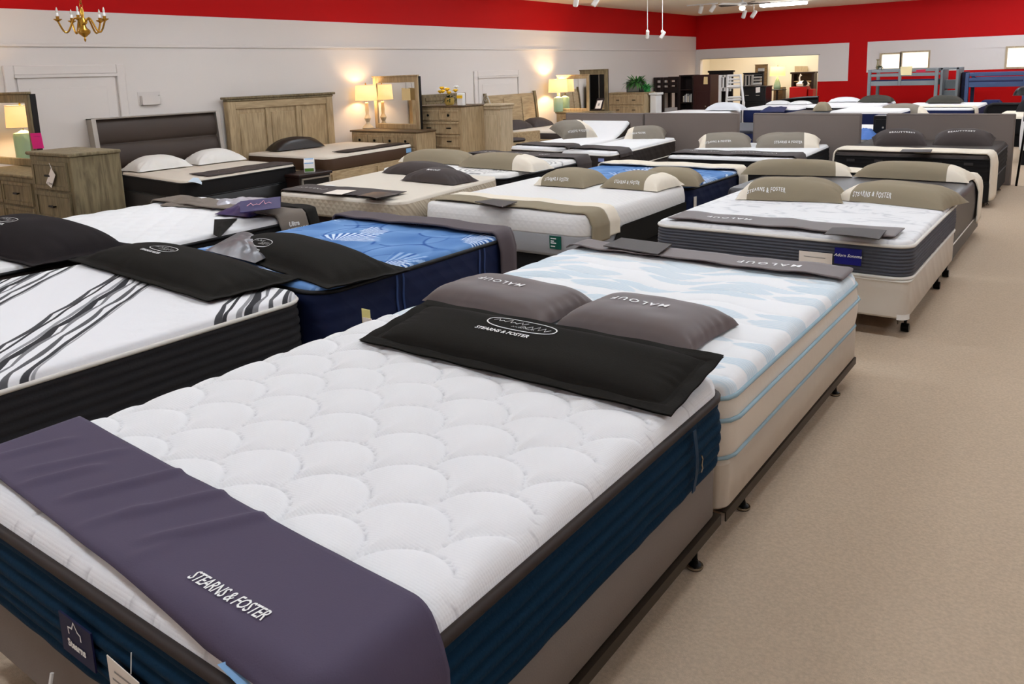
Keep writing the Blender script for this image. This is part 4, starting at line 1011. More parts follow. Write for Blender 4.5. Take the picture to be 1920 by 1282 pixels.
# ------------------------------------------------------------------ BEDS AGAINST THE LEFT WALL
q = [(-8.93, 5.5), (-9.12, 7.38), (-10.76, 7.43), (-10.76, 5.72)]
W1 = Mattress('ivory-topped mattress before the dark channelled headboard', q, .42, .66, TANTOP, BLACKB, BLACKP, t=.04, n=(40, 44), r=.1)
foundation('black platform under the ivory-topped mattress', inset(q, -.02), .0, .42, BLK, name='bed_platform', cat='bed base'); 
r = runner('dark taupe runner with grey mark at the foot of the ivory-topped mattress', W1, -.86, -.42, TAUPE_D, a0=-.55, right=.1, seed=101, wr=.006)
sf = o_surf[r.name]; scribble(r, lambda x, y: sf(.1+x, -.64+y), .7, .06, 5, GREIGE)
pa = [at_z(352, 341, .69), at_z(378, 346, .60), at_z(378, 337, .62), at_z(362, 333, .69)]
sheet('white and sky-blue paper hanging at the foot corner of the ivory-topped mattress', 'leaflet', 'leaflet', pa, .004, mat('pale_blue_paper', (208, 226, 240), .6), bend=.01)
def hbx(lab, y0, y1, z1, x=-10.88): return empty('headboard', (x, (y0+y1)/2, 0), 0, lab, 'headboard')
y0, y1, z1 = at_x(162, 222, -11).y, at_x(402, 208, -11).y, 1.39
o = hbx('dark brown leather headboard with horizontal channels and silver side trim', y0, y1, z1)
sl = lambda z: -10.90-.08*(z-.5)
for k in range(3):
    za, zb = .34+(z1-.02-.34)*k/3, .34+(z1-.02-.34)*(k+1)/3; mb = MB(); vs = []; K = 10
    for i in range(K+1):
        f = i/K; z = za+(zb-za)*f; bx = sl(z)+.05*math.sin(math.pi*f)**.5+.012
        vs += [(bx, y0+.06, z), (bx, y1-.06, z)]
    mb.add(vs, [(2*i, 2*i+1, 2*i+3, 2*i+2) for i in range(K)]); make('padded_channel', mb, LEATH, o, True, angle=None)
mb = MB(); mb.add([(sl(0.1)-.02, y0+.05, .1), (sl(.1)-.02, y1-.05, .1), (sl(z1)-.02, y1-.05, z1-.02), (sl(z1)-.02, y0+.05, z1-.02), (sl(.1)+.02, y0+.05, .1), (sl(.1)+.02, y1-.05, .1), (sl(z1)+.02, y1-.05, z1-.02), (sl(z1)+.02, y0+.05, z1-.02)], [(0, 1, 2, 3), (7, 6, 5, 4), (0, 4, 5, 1), (1, 5, 6, 2), (2, 6, 7, 3), (3, 7, 4, 0)]); make('back_panel', mb, LEATH, o)
for ya, yb in ((y0, y0+.06), (y1-.06, y1)):
    mb = MB(); a, b_ = sl(0), sl(z1); mb.add([(x+dx, y, z) for (x, z) in ((a, 0), (b_, z1)) for dx in (-.05, .09) for y in (ya, yb)], [(0, 1, 3, 2), (4, 6, 7, 5), (0, 4, 5, 1), (2, 3, 7, 6), (0, 2, 6, 4), (1, 5, 7, 3)]); make('side_trim', mb, SILVER, o)
mb = MB(); mb.box(sl(z1)-.05, sl(z1)+.09, y0, y1, z1-.018, z1, bev=.004); make('top_trim', mb, SILVER, o)
for c, lab, sd in (((-10.52, 6.12), 'crisp white pillow, the nearer of two before the dark leather headboard', 111), ((-10.5, 7.0), 'crisp white pillow, the farther of two before the dark leather headboard', 112)):
    Pillow(lab, c, .665, .82, .5, .2, math.pi/2, mat('white_pillow_cotton', (238, 236, 230), .9, bump=(60, .2)), n=(34, 24), seed=sd, group='white pillows', pinch=.12, pw=2.2)
# nightstand with a small display box
pn = at_z(560, 328, .54)
x0, ya = pn.x-.42, pn.y; x1, yb = pn.x+.0, min(pn.y+.56, 7.74)
o = empty('nightstand', ((x0+x1)/2, (ya+yb)/2, 0), 0, 'black nightstand with silver-framed drawer between the two wall beds', 'nightstand')
mb = MB(); mb.box(x0, x1, ya, yb, .05, .50, bev=.006); make('carcass', mb, ESP, o)
mb = MB(); mb.box(x0-.02, x1+.03, ya-.02, yb+.02, .50, .54, bev=.008); make('top', mb, ESP, o)
mb = MB(); mb.box(x1, x1+.02, ya+.05, yb-.05, .22, .47, bev=.005); d = make('drawer', mb, BLK, o)
mb = MB()
for a, b_, c, e in ((ya+.03, yb-.03, .46, .48), (ya+.03, yb-.03, .20, .22), (ya+.03, ya+.05, .21, .47), (yb-.05, yb-.03, .21, .47)): mb.box(x1, x1+.03, a, b_, c, e)
make('drawer_frame', mb, SILVER, d)
mb = MB(); mb.box(x1+.02, x1+.035, (ya+yb)/2-.006, (ya+yb)/2+.006, .30, .37); make('pull', mb, SILVER, d)
for x in (x0+.04, x1-.04):
    for y in (ya+.04, yb-.04): mb = MB(); mb.box(x-.025, x+.025, y-.025, y+.025, 0, .05); make('foot', mb, ESP, o)
c = Vector((x1-.16, ya+.33, .54)); o = empty('display_box', c, .5, 'white rounded display box with blue and green print on the black nightstand', 'display box')
R_ = Matrix.Translation(c) @ Matrix.Rotation(-.75, 4, 'Z')
mb = MB(); prof = [(.0, 0), (.2, 0), (.22, .06), (.19, .14), (.1, .19), (.03, .17), (0, .08)]
mb.add([(x, y, z) for y in (-.07, .07) for x, z in prof], [tuple(range(7)), tuple(range(7, 14))[::-1]]+[(i, i+7, (i+1) % 7+7, (i+1) % 7) for i in range(7)]); mb.xf(R_ @ Matrix.Translation((-.1, 0, 0))); make('case', mb, WHITEW, o, False)
mb = MB(); mb.add([R_ @ Vector((x-.1+.002, y, z)) for y in (-.06, .06) for x, z in ((.206, .07), (.192, .135), (.105, .187))], [(0, 1, 4, 3), (1, 2, 5, 4)]); make('screen', mb, BLUEL, o)
mb = MB(); mb.add([R_ @ Vector((x-.1+.002, y, z)) for y in (-.06, .06) for x, z in ((.203, .015), (.219, .06))], [(0, 1, 3, 2)]); make('green_band', mb, mat('lime_print', (120, 176, 80), .5), o)
# wood panel bed with storage base
q = [(-8.95, 7.78), (-9.22, 9.9), (-10.85, 9.95), (-10.85, 7.8)]
W2 = Mattress('cream-topped mattress with brown side band on the drawer bed', q, .50, .71, TANTOP, mat('brown_velvet_band', (72, 50, 32), .6, bump=(60, .3)), None, t=.035, n=(40, 44), r=.12)
W2.patch('brand_label', 'N', .92, .62, .16, .07, BLUEL, off=.016)
r = runner('dark brown runner on the cream-topped mattress of the drawer bed', W2, -.80, -.45, mat('espresso_cloth', (52, 42, 38), .8, bump=(120, .2)), a0=-.5, right=.02, seed=121, wr=.006)
o = empty('storage_bed', (-9.9, 8.85, 0), 0, 'greige oak storage bed base with framed drawers in its foot', 'bed base')
mb = MB(); qq = inset(q, -.02); mb.quadbox(qq, .08, .50); make('carcass', mb, WOODHY, o)
A, Bq = np.array(qq[0]), np.array(qq[1]); d = (Bq-A)/np.linalg.norm(Bq-A); nn = np.array([d[1], -d[0]])
for k in range(2):
    f0, f1 = .04+.48*k, .48+.48*k; Lq = np.linalg.norm(Bq-A)
    p0, p1 = A+d*f0*Lq, A+d*f1*Lq; mb = MB(); mb.quadbox([p0, p1, p1+nn*-.02, p0+nn*-.02] if nn[0] < 0 else [p0+nn*.02, p1+nn*.02, p1, p0], .14, .46); dr = make('drawer', mb, WOODHY, o)
    p0, p1 = p0+d*.07, p1-d*.07; off = nn if nn[0] > 0 else -nn
    mb = MB(); mb.quadbox([p0+off*.026, p1+off*.026, p1+off*.018, p0+off*.018], .2, .40); make('drawer_field', mb, WOODHY, dr)
mb = MB(); mb.quadbox(inset(q, .08), 0, .08); make('plinth', mb, ESP, o)
y0, y1, z1 = at_x(414, 182, -11).y, at_x(617, 173, -11).y, 1.585
o = hbx('tall greige oak headboard with three framed panels on the left wall', y0, y1, z1)
mb = MB(); mb.box(-10.98, -10.93, y0+.08, y1-.08, .3, z1-.1); make('back_board', mb, WOOD, o)
mb = MB(); mb.box(-11.0, -10.86, y0-.02, y1+.02, z1-.035, z1, bev=.008); mb.box(-10.99, -10.88, y0+.02, y1-.02, z1-.07, z1-.035, bev=.008); make('cornice', mb, WOODD, o)
for a, b_ in ((y0+.03, y0+.17), (y1-.17, y1-.03)): mb = MB(); mb.box(-11.0, -10.89, a, b_, 0, z1-.07, bev=.006); make('post', mb, WOOD, o)
mb = MB(); mb.box(-10.94, -10.90, y0+.17, y1-.17, z1-.19, z1-.07, bev=.006); make('top_rail', mb, WOODHY, o)
Wp = (y1-y0-.34)/3
for k in range(3):
    a = y0+.17+Wp*k; mb = MB(); mb.box(-10.935, -10.915, a+.07, a+Wp-.07, .5, z1-.26, bev=.012); make('panel', mb, WOOD, o)
    if k: mb = MB(); mb.box(-10.94, -10.905, a-.045, a+.045, .3, z1-.19, bev=.006); make('stile', mb, WOOD, o)
# curved dark cushion leaning on it
Pillow('dark brown leather bolster cushion with curved top on the drawer bed', (-10.55, 8.55), .715, .95, .32, .20, math.pi/2-.05, mat('dark_leather', (34, 26, 22), .35, spec=.5), n=(30, 24), seed=131, pinch=.0, wr=.0, pw=2.4)
# sleigh bed
y0, y1, z1 = at_x(907, 180, -11).y, at_x(1003, 172, -11).y, 1.36
o = hbx('greige oak sleigh headboard with louvred centre panel', y0, y1, z1)
def sleigh(y0, y1, za, zb, th, m, name, par, rib=0):
    mb = MB(); vs = []; K = 26
    for i in range(K+1):
        f = i/K; z = za+(zb-za)*f; x = -10.93-.09*((z-.4)/1.0)**2 if z > .4 else -10.93
        b_ = .006*abs(math.sin(f*math.pi*rib)) if rib else 0
        vs += [(x+b_, y0, z), (x+b_, y1, z), (x-th, y0, z), (x-th, y1, z)]
    fs = []
    for i in range(K): o_ = 4*i; fs += [(o_, o_+1, o_+5, o_+4), (o_+2, o_+6, o_+7, o_+3), (o_, o_+4, o_+6, o_+2), (o_+1, o_+3, o_+7, o_+5)]
    fs += [(0, 2, 3, 1), (4*K, 4*K+1, 4*K+3, 4*K+2)]
    mb.add(vs, fs); make(name, mb, m, par)
w3 = y1-y0
sleigh(y0+.02, y1-.02, .2, z1-.02, .02, WOODHY, 'back_board', o)
for a, b_ in ((.05, .31), (.35, .66), (.70, .95)): 
    p = MB(); sleigh(y0+w3*a, y0+w3*b_, .45, z1-.1, -.016, WOODHY, 'louvre_panel', o, 9)
for a in (y0, y1-.08): sleigh(a, a+.08, 0, z1+.03, -.04, WOODD, 'post', o)
q = [(-8.9, 14.1), (-9.0, 15.9), (-10.9, 15.9), (-10.9, 14.1)]
W3 = Mattress('ivory mattress on the sleigh bed at the left wall', q, .42, .60, TANTOP, TAUPE_D, None, t=.04, n=(24, 26), r=.1)
o = empty('sleigh_bed', (-9.9, 15, 0), 0, 'greige oak rails and footboard of the sleigh bed', 'bed base')
mb = MB(); mb.quadbox(inset(q, .0), .12, .42); make('platform', mb, TAUPE_D, o)
mb = MB(); mb.box(-8.92, -8.82, 14.0, 16.0, 0, .62, bev=.02); make('footboard', mb, WOODHY, o)
for y in (14.04, 15.93): mb = MB(); mb.box(-10.88, -8.92, y-.03, y+.03, .12, .44, bev=.01); make('side_rail', mb, WOODH, o)
for k, (c, lab) in enumerate((((-10.5, 14.55), 'dark taupe pillow, the nearer of two on the sleigh bed'), ((-10.5, 15.4), 'dark taupe pillow, the farther of two on the sleigh bed'))):
    Pillow(lab, c, .60, .8, .48, .2, math.pi/2, TAUPE_D, n=(26, 20), seed=141+k, group='sleigh bed pillows')
# ------------------------------------------------------------------ WALL FURNITURE
def casepiece(name, label, cat, x0, x1, yf, yb, h, rows, wood, top, pulls, group=None, plinth=.08, over=.025, topth=.03, pm=BLACKM):
    """chest with its drawer front facing the near side (-y); rows = list of (height share, number of drawers, pull kind)"""
    o = empty(name, ((x0+x1)/2, (yf+yb)/2, 0), 0, label, cat, group)
    mb = MB(); mb.box(x0, x1, yf, yb, plinth, h-topth, bev=.006); make('carcass', mb, wood, o)
    mb = MB(); mb.box(x0-over, x1+over, yf-over, yb, h-topth, h, bev=.008); make('top', mb, top, o)
    mb = MB(); mb.box(x0+.03, x1-.03, yf+.03, yb-.02, 0, plinth); make('plinth', mb, wood, o)
    zt = h-topth-.035; tot = sum(r[0] for r in rows); H = zt-plinth-.03
    for sh, n, kind in rows:
        hh = H*sh/tot; ww = (x1-x0-.09)/n
        for k in range(n):
            a = x0+.045+ww*k+.01; b = a+ww-.02; zb, za = zt-hh+.012, zt-.012
            mb = MB(); mb.box(a, b, yf-.012, yf+.01, zb, za, bev=.004); d = make('drawer', mb, wood, o)
            fr = .035; mb = MB(); 
            mb.box(a, b, yf-.022, yf-.012, za-fr, za, bev=.003); mb.box(a, b, yf-.022, yf-.012, zb, zb+fr, bev=.003)
            mb.box(a, a+fr, yf-.022, yf-.012, zb+fr, za-fr, bev=.003); mb.box(b-fr, b, yf-.022, yf-.012, zb+fr, za-fr, bev=.003); make('drawer_frame', mb, wood, d)
            cxs = [(a+b)/2] if kind in ('knob', 'bar1') else [a+(b-a)*.25, a+(b-a)*.75]
            for cx_ in cxs:
                zc = (za+zb)/2
                if kind == 'knob':
                    mb = MB(); T = Matrix.Translation((cx_, yf-.012, zc)) @ Matrix.Rotation(math.pi/2, 4, 'X'); mb.lathe(0, 0, [(.008, 0), (.008, .016), (.022, .02), (.024, .028), (.014, .034)], 14, T=T); make('knob', mb, pm, d, True)
                else:
                    mb = MB(); mb.box(cx_-.05, cx_+.05, yf-.042, yf-.03, zc-.009, zc+.009, bev=.004); mb.box(cx_-.04, cx_-.028, yf-.032, yf-.011, zc-.006, zc+.006); mb.box(cx_+.028, cx_+.04, yf-.032, yf-.011, zc-.006, zc+.006); make('pull', mb, pm, d)
        zt -= hh
    return o
def mirror(label, p0, p1, z0, z1, fr, th, wood, back=.05, lean=.0, parent=None):
    """framed mirror standing between two floor points p0 -> p1 (left to right as seen), facing the room"""
    a, b = Vector((p0[0], p0[1], 0)), Vector((p1[0], p1[1], 0)); d = (b-a).normalized(); n = Vector((d.y, -d.x, 0)); Wd = (b-a).length
    T = Matrix((( d.x, n.x, 0, a.x), (d.y, n.y, 0, a.y), (0, 0, 1, z0), (0, 0, 0, 1))) @ Matrix.Rotation(lean, 4, 'X')
    o = empty('mirror', (a+b)/2+Vector((0, 0, z0)), 0, label, 'mirror'); H = z1-z0
    mb = MB(); mb.box(0, Wd, -th-back, -th, 0, H, T=T); make('backing', mb, BLK, o)
    mb = MB()
    mb.box(0, fr, -th, 0, 0, H, T=T, bev=.006); mb.box(Wd-fr, Wd, -th, 0, 0, H, T=T, bev=.006); mb.box(fr, Wd-fr, -th, 0, 0, fr, T=T, bev=.006); mb.box(fr, Wd-fr, -th, 0, H-fr*1.1, H, T=T, bev=.006); mb.box(-.015, Wd+.015, -th-.01, .012, H, H+.025, T=T, bev=.005)
    make('frame', mb, wood, o)
    mb = MB(); mb.add([T @ Vector(v) for v in ((fr, -th+.012, fr), (Wd-fr, -th+.012, fr), (Wd-fr, -th+.012, H-fr*1.1), (fr, -th+.012, H-fr*1.1))], [(0, 1, 2, 3)]); make('glass', mb, MIRROR, o)
    o['_T'] = [list(r) for r in T]; return o, T
def table_lamp(label, x, y, z, base, hb, rs, hs, prof, shade=SHADE, power=22, col=(1, .72, .42), oval_=1.):
    o = empty('table_lamp', (x, y, z), 0, label, 'lamp')
    mb = MB(); mb.lathe(x, y, [(r, z+h) for r, h in prof], 20); make('base', mb, base, o, True)
    zs = z+hb; mb = MB(); mb.tube([(x, y, z+prof[-1][1]-.01), (x, y, zs+hs*.9)], .006, 6); make('stem', mb, BRASS, o)
    mb = MB(); n = 28; vs = []; 
    for zz, r in ((zs, rs), (zs+hs, rs*.92)):
        for k in range(n): t = 2*math.pi*k/n; vs.append((x+r*math.cos(t)*oval_, y+r*math.sin(t), zz))
    mb.add(vs, [(k, (k+1) % n, n+(k+1) % n, n+k) for k in range(n)]); s_ = make('shade', mb, shade, o, True, angle=None); s_.modifiers.new('t', 'SOLIDIFY').thickness = .003
    for zz in (zs+.004, zs+hs-.004): mb = MB(); r = rs if zz < zs+.1 else rs*.92; mb.tube([(x+r*math.cos(2*math.pi*k/n)*oval_, y+r*math.sin(2*math.pi*k/n), zz) for k in range(n)], .004, 5, closed=True); make('shade_trim', mb, CREAM, s_, True, angle=None)
    mb = MB(); mb.lathe(x, y, [(.004, zs+hs*.9), (.012, zs+hs+.01), (.008, zs+hs+.03), (.003, zs+hs+.04)], 8); make('finial', mb, BRASS, o, True)
    L = bpy.data.lights.new('lamp_bulb', 'POINT'); L.energy = power; L.color = col; L.shadow_soft_size = .05
    lo = bpy.data.objects.new('bulb', L); COL.objects.link(lo); lo.parent = o; lo.location = (0, 0, hb+hs*.5)
    return o
TURN = [(.10, 0), (.105, .02), (.07, .06), (.04, .09), (.03, .12), (.045, .15), (.06, .19), (.04, .23), (.028, .26), (.034, .34), (.024, .44), (.03, .46), (.018, .48)]
JAR = [(.10, 0), (.115, .015), (.118, .30), (.11, .335), (.06, .35), (.03, .37)]
# vignette 1 (far left): dresser with mirror, lamp, tall chest
D1 = at_z(61, 331, .95); C1 = at_z(54, 283, 1.26); C2 = at_z(127, 289, 1.26)
casepiece('dresser', 'weathered oak dresser under the mirror at the far left', 'dresser', D1.x-1.5, D1.x-.025, D1.y+.025, D1.y+.52, .95, [(1, 2, 'bar1'), (1, 2, 'bar1'), (1, 2, 'bar1')], WOODD, WOODD, 'bar')
a, b = at_z(15, 325, .82), at_z(66, 322, .82)
o, T = mirror('weathered oak framed mirror on the dresser at the far left', (at_y(-22, 320, D1.y+.48).x, D1.y+.48), (at_y(70, 320, D1.y+.48).x, D1.y+.48), .95, at_y(70, 176, D1.y+.48).z, .085, .03, WOODD, back=.06, lean=.0)
A = [at_y(56, 250, D1.y+.472), at_y(76, 249, D1.y+.472), at_y(82, 278, D1.y+.472), at_y(62, 279, D1.y+.472)]
pk = sheet('hot pink price card tucked in the mirror at the far left', 'price_card', 'card', A, .004, PINK)
scribble(pk, lambda x, y: at_y(69+x*100, 256-y*100, D1.y+.466), .12, .03, 3, BLACKINK)
table_lamp('lit table lamp with cream shade on the dresser at the far left', at_y(-62, 330, D1.y+.16).x, D1.y+.16, .95, GLASSG, .40, .175, .27, JAR, power=26)
c1 = casepiece('tall_chest', 'weathered oak tall chest with white tag, beside the far-left dresser', 'chest of drawers', C1.x+.025, C2.x-.025, C2.y+.025, C2.y+.46, 1.26, [(1, 1, 'bar1'), (1, 1, 'bar1'), (1, 1, 'bar1'), (1, 1, 'bar1')], WOODD, WOODD, 'bar')
mb = MB(); A = [at_y(96, 315, C2.y-.01), at_y(104, 328, C2.y-.01), at_y(97, 352, C2.y-.012), at_y(87, 343, C2.y-.012)]
tg = sheet('white paper price tag hanging on the tall weathered oak chest', 'price_tag', 'tag', A, .003, PAPER)
mb = MB(); mb.tube([at_y(92, 306, C2.y+.0), at_y(97, 317, C2.y-.01)], .003, 5); make('string', mb, WHITEW, tg)
fn = lambda x, y: at_y(94+x*10, 345-y*10+x*3, C2.y-.018); lettering(tg, '1799', .6, lambda x, y: fn(x, y), m=BLACKINK)
# acrylic file pocket on the wall
mb = MB(); A = [at_x(258, 173, XL+.01), at_x(300, 172, XL+.01), at_x(297, 196, XL+.01), at_x(263, 198, XL+.01)]
ys = [p.y for p in A]; z0, z1 = A[2].z, A[0].z
mb.box(XL, XL+.004, min(ys), max(ys), z0, z1); mb.box(XL+.05, XL+.054, min(ys)+.03, max(ys)-.03, z0, z1-.06); mb.box(XL, XL+.054, min(ys)+.03, max(ys)-.03, z0, z0+.004)
for y in (min(ys)+.03, max(ys)-.034): mb.box(XL, XL+.054, y, y+.004, z0, z1-.05)
tag(make('file_pocket', mb, mat('clear_acrylic', (222, 216, 210), .12, spec=.6), None, loc=Vector((XL, sum(ys)/4, z0))), 'clear acrylic file pocket mounted on the white wall above the dark headboard', 'file holder')
# vignette 2
h = .903; a = at_z(655, 244, h)
casepiece('dresser', 'greige oak dresser with brown top and round knobs under the square mirror', 'dresser', a.x+.02, at_y(778, 250, a.y).x, a.y+.03, a.y+.52, h, [(.8, 4, 'knob'), (1, 3, 'bar1'), (1, 3, 'bar1')], WOOD, WOODT, 'knob')
zt = at_y(745, 144, 10.5).z
o, T = mirror('greige oak square mirror with a cream tag on the brown-topped dresser', (at_y(704, 240, 10.58).x, 10.58), (at_y(787, 240, 10.44).x, 10.44), h, zt, .09, .03, WOOD)
T = Matrix(T); Wm = .0
mb = MB(); A = [at_y(753, 165, 10.42), at_y(769, 166, 10.42), at_y(770, 188, 10.41), at_y(754, 188, 10.41)]
tg = sheet('cream cardboard price tag hung on the square mirror', 'price_tag', 'tag', A, .003, mat('cream_card', (232, 206, 150), .7)); mb = MB(); mb.tube([at_y(761, 155, 10.43), at_y(761, 167, 10.415)], .003, 5); make('string', mb, BLACKM, tg)
c = at_z(683, 242, h)
table_lamp('lit table lamp with drum shade and turned cream base on the brown-topped dresser', c.x, c.y+.1, h, mat('cream_turned_wood', (206, 190, 160), .6), .50, .20, .285, TURN, power=13)
a = at_z(779, 198, 1.30); b = at_z(861, 198, 1.30)
casepiece('tall_chest', 'greige oak tall chest with brown top and yellow flowers on it', 'chest of drawers', a.x+.02, b.x-.02, a.y+.02, a.y+.64, 1.30, [(.9, 2, 'knob'), (1, 1, 'bars'), (1, 1, 'bars'), (1, 1, 'bars'), (1, 1, 'bars')], WOOD, WOODT, 'bars')
def leafblade(mb, p, d, L, w, droop=.3, mi=0, seg=4):
    d = Vector(d).normalized(); s = d.cross(Vector((0, 0, 1))); s = s.normalized() if s.length > .01 else Vector((1, 0, 0)); vs = []
    for i in range(seg+1):
        f = i/seg; q = Vector(p)+d*(L*f)+Vector((0, 0, -droop*L*f*f)); ww = w*math.sin(math.pi*(.08+.88*f))*.5; vs += [q+s*ww, q-s*ww+Vector((0, 0, .0005))]
    mb.add(vs, [(2*i, 2*i+1, 2*i+3, 2*i+2) for i in range(seg)], mi)
# flower arrangement
c = at_z(843, 196, 1.31); c.z = 1.30; o = empty('flower_arrangement', c, 0, 'yellow and white flowers in a low pot on the tall brown-topped chest', 'flowers')
mb = MB(); mb.lathe(c.x, c.y, [(.06, 1.30), (.085, 1.34), (.09, 1.40), (.075, 1.43)], 16); make('pot', mb, mat('straw_pot', (200, 170, 90), .6), o, True)
mb = MB(); 
for k in range(60): t = random.uniform(0, 6.28); e = random.uniform(-.2, 1.2); leafblade(mb, (c.x, c.y, 1.41), (math.cos(t), math.sin(t), e), random.uniform(.1, .2), .025, .4)
make('foliage', mb, LEAFD, o)
for k in range(11):
    t = k*2.4; r = .03+.13*random.random(); px, py, pz = c.x+r*math.cos(t), c.y+r*math.sin(t)-.03, 1.48+.12*random.random(); mb = MB()
    for j in range(8): t2 = j*math.pi/4; leafblade(mb, (px, py, pz), (math.cos(t2), math.sin(t2), .8), .085, .06, .5)
    mb.lathe(px, py, [(.008, pz-.02), (.034, pz), (.042, pz+.022), (.03, pz+.034), (.01, pz+.028)], 9); make('bloom', mb, YEL if k % 3 else WHITE, o)
c2 = at_z(856, 197, 1.31); c2.z = 1.30; mb = MB(); mb.box(c2.x-.04, c2.x+.09, c2.y+.06, c2.y+.14, 1.30, 1.51, bev=.01); mb.box(c2.x-.035, c2.x+.085, c2.y+.055, c2.y+.062, 1.42, 1.47, 1)
tag(make('candle_box', mb, [POT, YEL], None, loc=c2), 'white box with yellow band behind the yellow flowers', 'box')
# louvred headboard piece seen behind the chest
a, b = at_x(793, 178, -10.9), at_x(874, 181, -10.9)
o = empty('headboard', (-10.9, (a.y+b.y)/2, 0), 0, 'grey louvred headboard leaning on the wall behind the yellow flowers', 'headboard')
mb = MB(); mb.box(-10.95, -10.9, a.y, b.y, .0, a.z, bev=.01); make('panel', mb, WOODD, o)
for k in range(8): z = a.z-.06-.1*k; mb = MB(); mb.box(-10.9, -10.88, a.y+.06, b.y-.06, z-.07, z, bev=.008); make('slat', mb, WOODD, o)
# pier cabinet, wire ornament, bench with cushion, potted grass
a, b = at_z(892, 195.5, 1.29), at_z(923, 196.5, 1.29)
o = empty('pier_cabinet', ((a.x+b.x)/2, a.y+.2, 0), 0, 'narrow whitewashed pier cabinet with moulded cap right of the tall chest', 'cabinet')
mb = MB(); mb.box(a.x+.04, b.x-.03, a.y+.03, a.y+.4, 0, 1.22, bev=.008); make('carcass', mb, CREAMW, o)
mb = MB(); mb.box(a.x, b.x+.01, a.y-.01, a.y+.42, 1.25, 1.29, bev=.012); mb.box(a.x+.02, b.x-.01, a.y+.01, a.y+.41, 1.20, 1.25, bev=.01); make('cap_moulding', mb, CREAMW, o)
mb = MB(); mb.box(a.x+.12, b.x-.10, a.y+.02, a.y+.03, .1, 1.10, bev=.006); make('door_panel', mb, CREAMW, o)
mb = MB(); x_ = a.x+.08; mb.tube([(x_-.09+.18*k/14, a.y+.2, 1.29+.16*math.sin(math.pi*k/14)) for k in range(15)], .008, 6); mb.tube([(x_+.05*math.cos(k*.55)*(1-k/16), a.y+.2, 1.36+.055*math.sin(k*.55)*(1-k/16)) for k in range(14)], .007, 6)
tag(make('wire_ornament', mb, SILVER, None, True, loc=Vector((x_, a.y+.2, 1.29))), 'small silver wire scroll ornament on the pier cabinet', 'ornament')
s0, s1 = at_z(925, 263, .62), at_z(990, 257, .62)
bx0, by0 = s0.x-.05, s0.y+.0
o = empty('bench', ((bx0+s1.x)/2, by0+.25, 0), .0, 'greige oak bench with dark cushion beside the pier cabinet', 'bench')
R_ = Matrix.Translation((s0.x, s0.y, 0)) @ Matrix.Rotation(math.atan2(s1.y-s0.y, s1.x-s0.x), 4, 'Z'); BL = (s1-s0).length
mb = MB(); mb.box(-.05, BL, 0, .42, .42, .54, T=R_, bev=.01); make('seat_frame', mb, WOODH, o)
mb = MB(); mb.box(-.03, BL-.02, .02, .40, .54, .61, T=R_, bev=.03); make('cushion', mb, TAUPE_D, o, True)
mb = MB(); mb.box(BL-.35, BL+.55, .3, .38, .42, .70, T=R_, bev=.01); make('back_rail', mb, WOODH, o)
mb = MB(); mb.box(-.02, BL, .02, .06, .12, .22, T=R_, bev=.008); make('stretcher', mb, WOODH, o)
for x in (-.02, BL-.08): 
    for y in (.02, .34): mb = MB(); mb.box(x, x+.07, y, y+.07, 0, .42, T=R_, bev=.006); make('leg', mb, WOOD, o)
c = R_ @ Vector((.14, .26, .61)); o = empty('potted_grass', c, 0, 'dark green grass plant in a square white pot on the bench', 'potted plant')
mb = MB(); mb.box(c.x-.11, c.x+.11, c.y-.11, c.y+.11, .61, .80, bev=.012); make('pot', mb, POT, o)
mb = MB(); mb.lathe(c.x, c.y, [(.07, .79), (.10, .9), (.105, 1.08), (.07, 1.2), (.02, 1.24)], 12); 
for k in range(260): t = random.uniform(0, 6.28); zz = random.uniform(.82, 1.18); leafblade(mb, (c.x+.07*math.cos(t), c.y+.07*math.sin(t), zz), (math.cos(t)*.35, math.sin(t)*.35, random.uniform(.3, 1.2)), random.uniform(.1, .22), .02, random.uniform(.1, .8))
make('foliage', mb, LEAFD, o)
# vignette 3
h = .86; a, b = at_z(1034, 211, h), at_z(1136, 210, h)
casepiece('dresser', 'greige oak dresser with jar lamp and framed photo behind the taupe headboards', 'dresser', a.x, b.x, 16.5, 17.0, h, [(1, 3, 'bar1'), (1, 3, 'bar1'), (1, 3, 'bar1')], WOOD, WOODD, 'bar1')
zt = at_y(1070, 142, 16.85).z
o, T = mirror('greige oak mirror behind the lit jar lamp', (at_y(1046, 205, 16.8).x, 16.78), (at_y(1105, 205, 16.9).x, 16.9), h, zt, .07, .03, WOOD)
zt2 = at_y(1115, 132, 17.3).z
o, T = mirror('taller greige oak mirror at the right of the lit jar lamp', (at_y(1090, 205, 17.25).x, 17.2), (at_y(1138, 205, 17.3).x, 17.35), .0, zt2, .09, .03, WOODD)
c = at_z(1052, 209, h)
table_lamp('lit table lamp with cream shade on a sea-green glass jar', c.x, 16.62, h, GLASSG, .46, .235, .32, JAR, power=40)
A = [at_y(1120, 185, 16.62), at_y(1134, 184, 16.66), at_y(1128, 207, 16.52), at_y(1113, 207, 16.5)]
fr = sheet('small dark framed photo standing on the dresser by the jar lamp', 'photo_frame', 'photo frame', A, .02, ESP); cc = sum(A, Vector())/4
ctr = cc+Vector((.006, -.03, 0)); mb = MB(); mb.add([ctr+(p-cc)*.68 for p in A], [(0, 1, 2, 3)]); make('photo', mb, PAPER, fr).modifiers.new('t', 'SOLIDIFY').thickness = .002
mb = MB(); mb.add([ctr+Vector((.002, -.006, 0))+(p-cc)*.2 for p in A], [(0, 1, 2, 3)]); make('photo_motif', mb, GREYINK, fr)
h = 1.2; a, b = at_y(1141, 174, 19.3), at_y(1208, 173, 19.3)
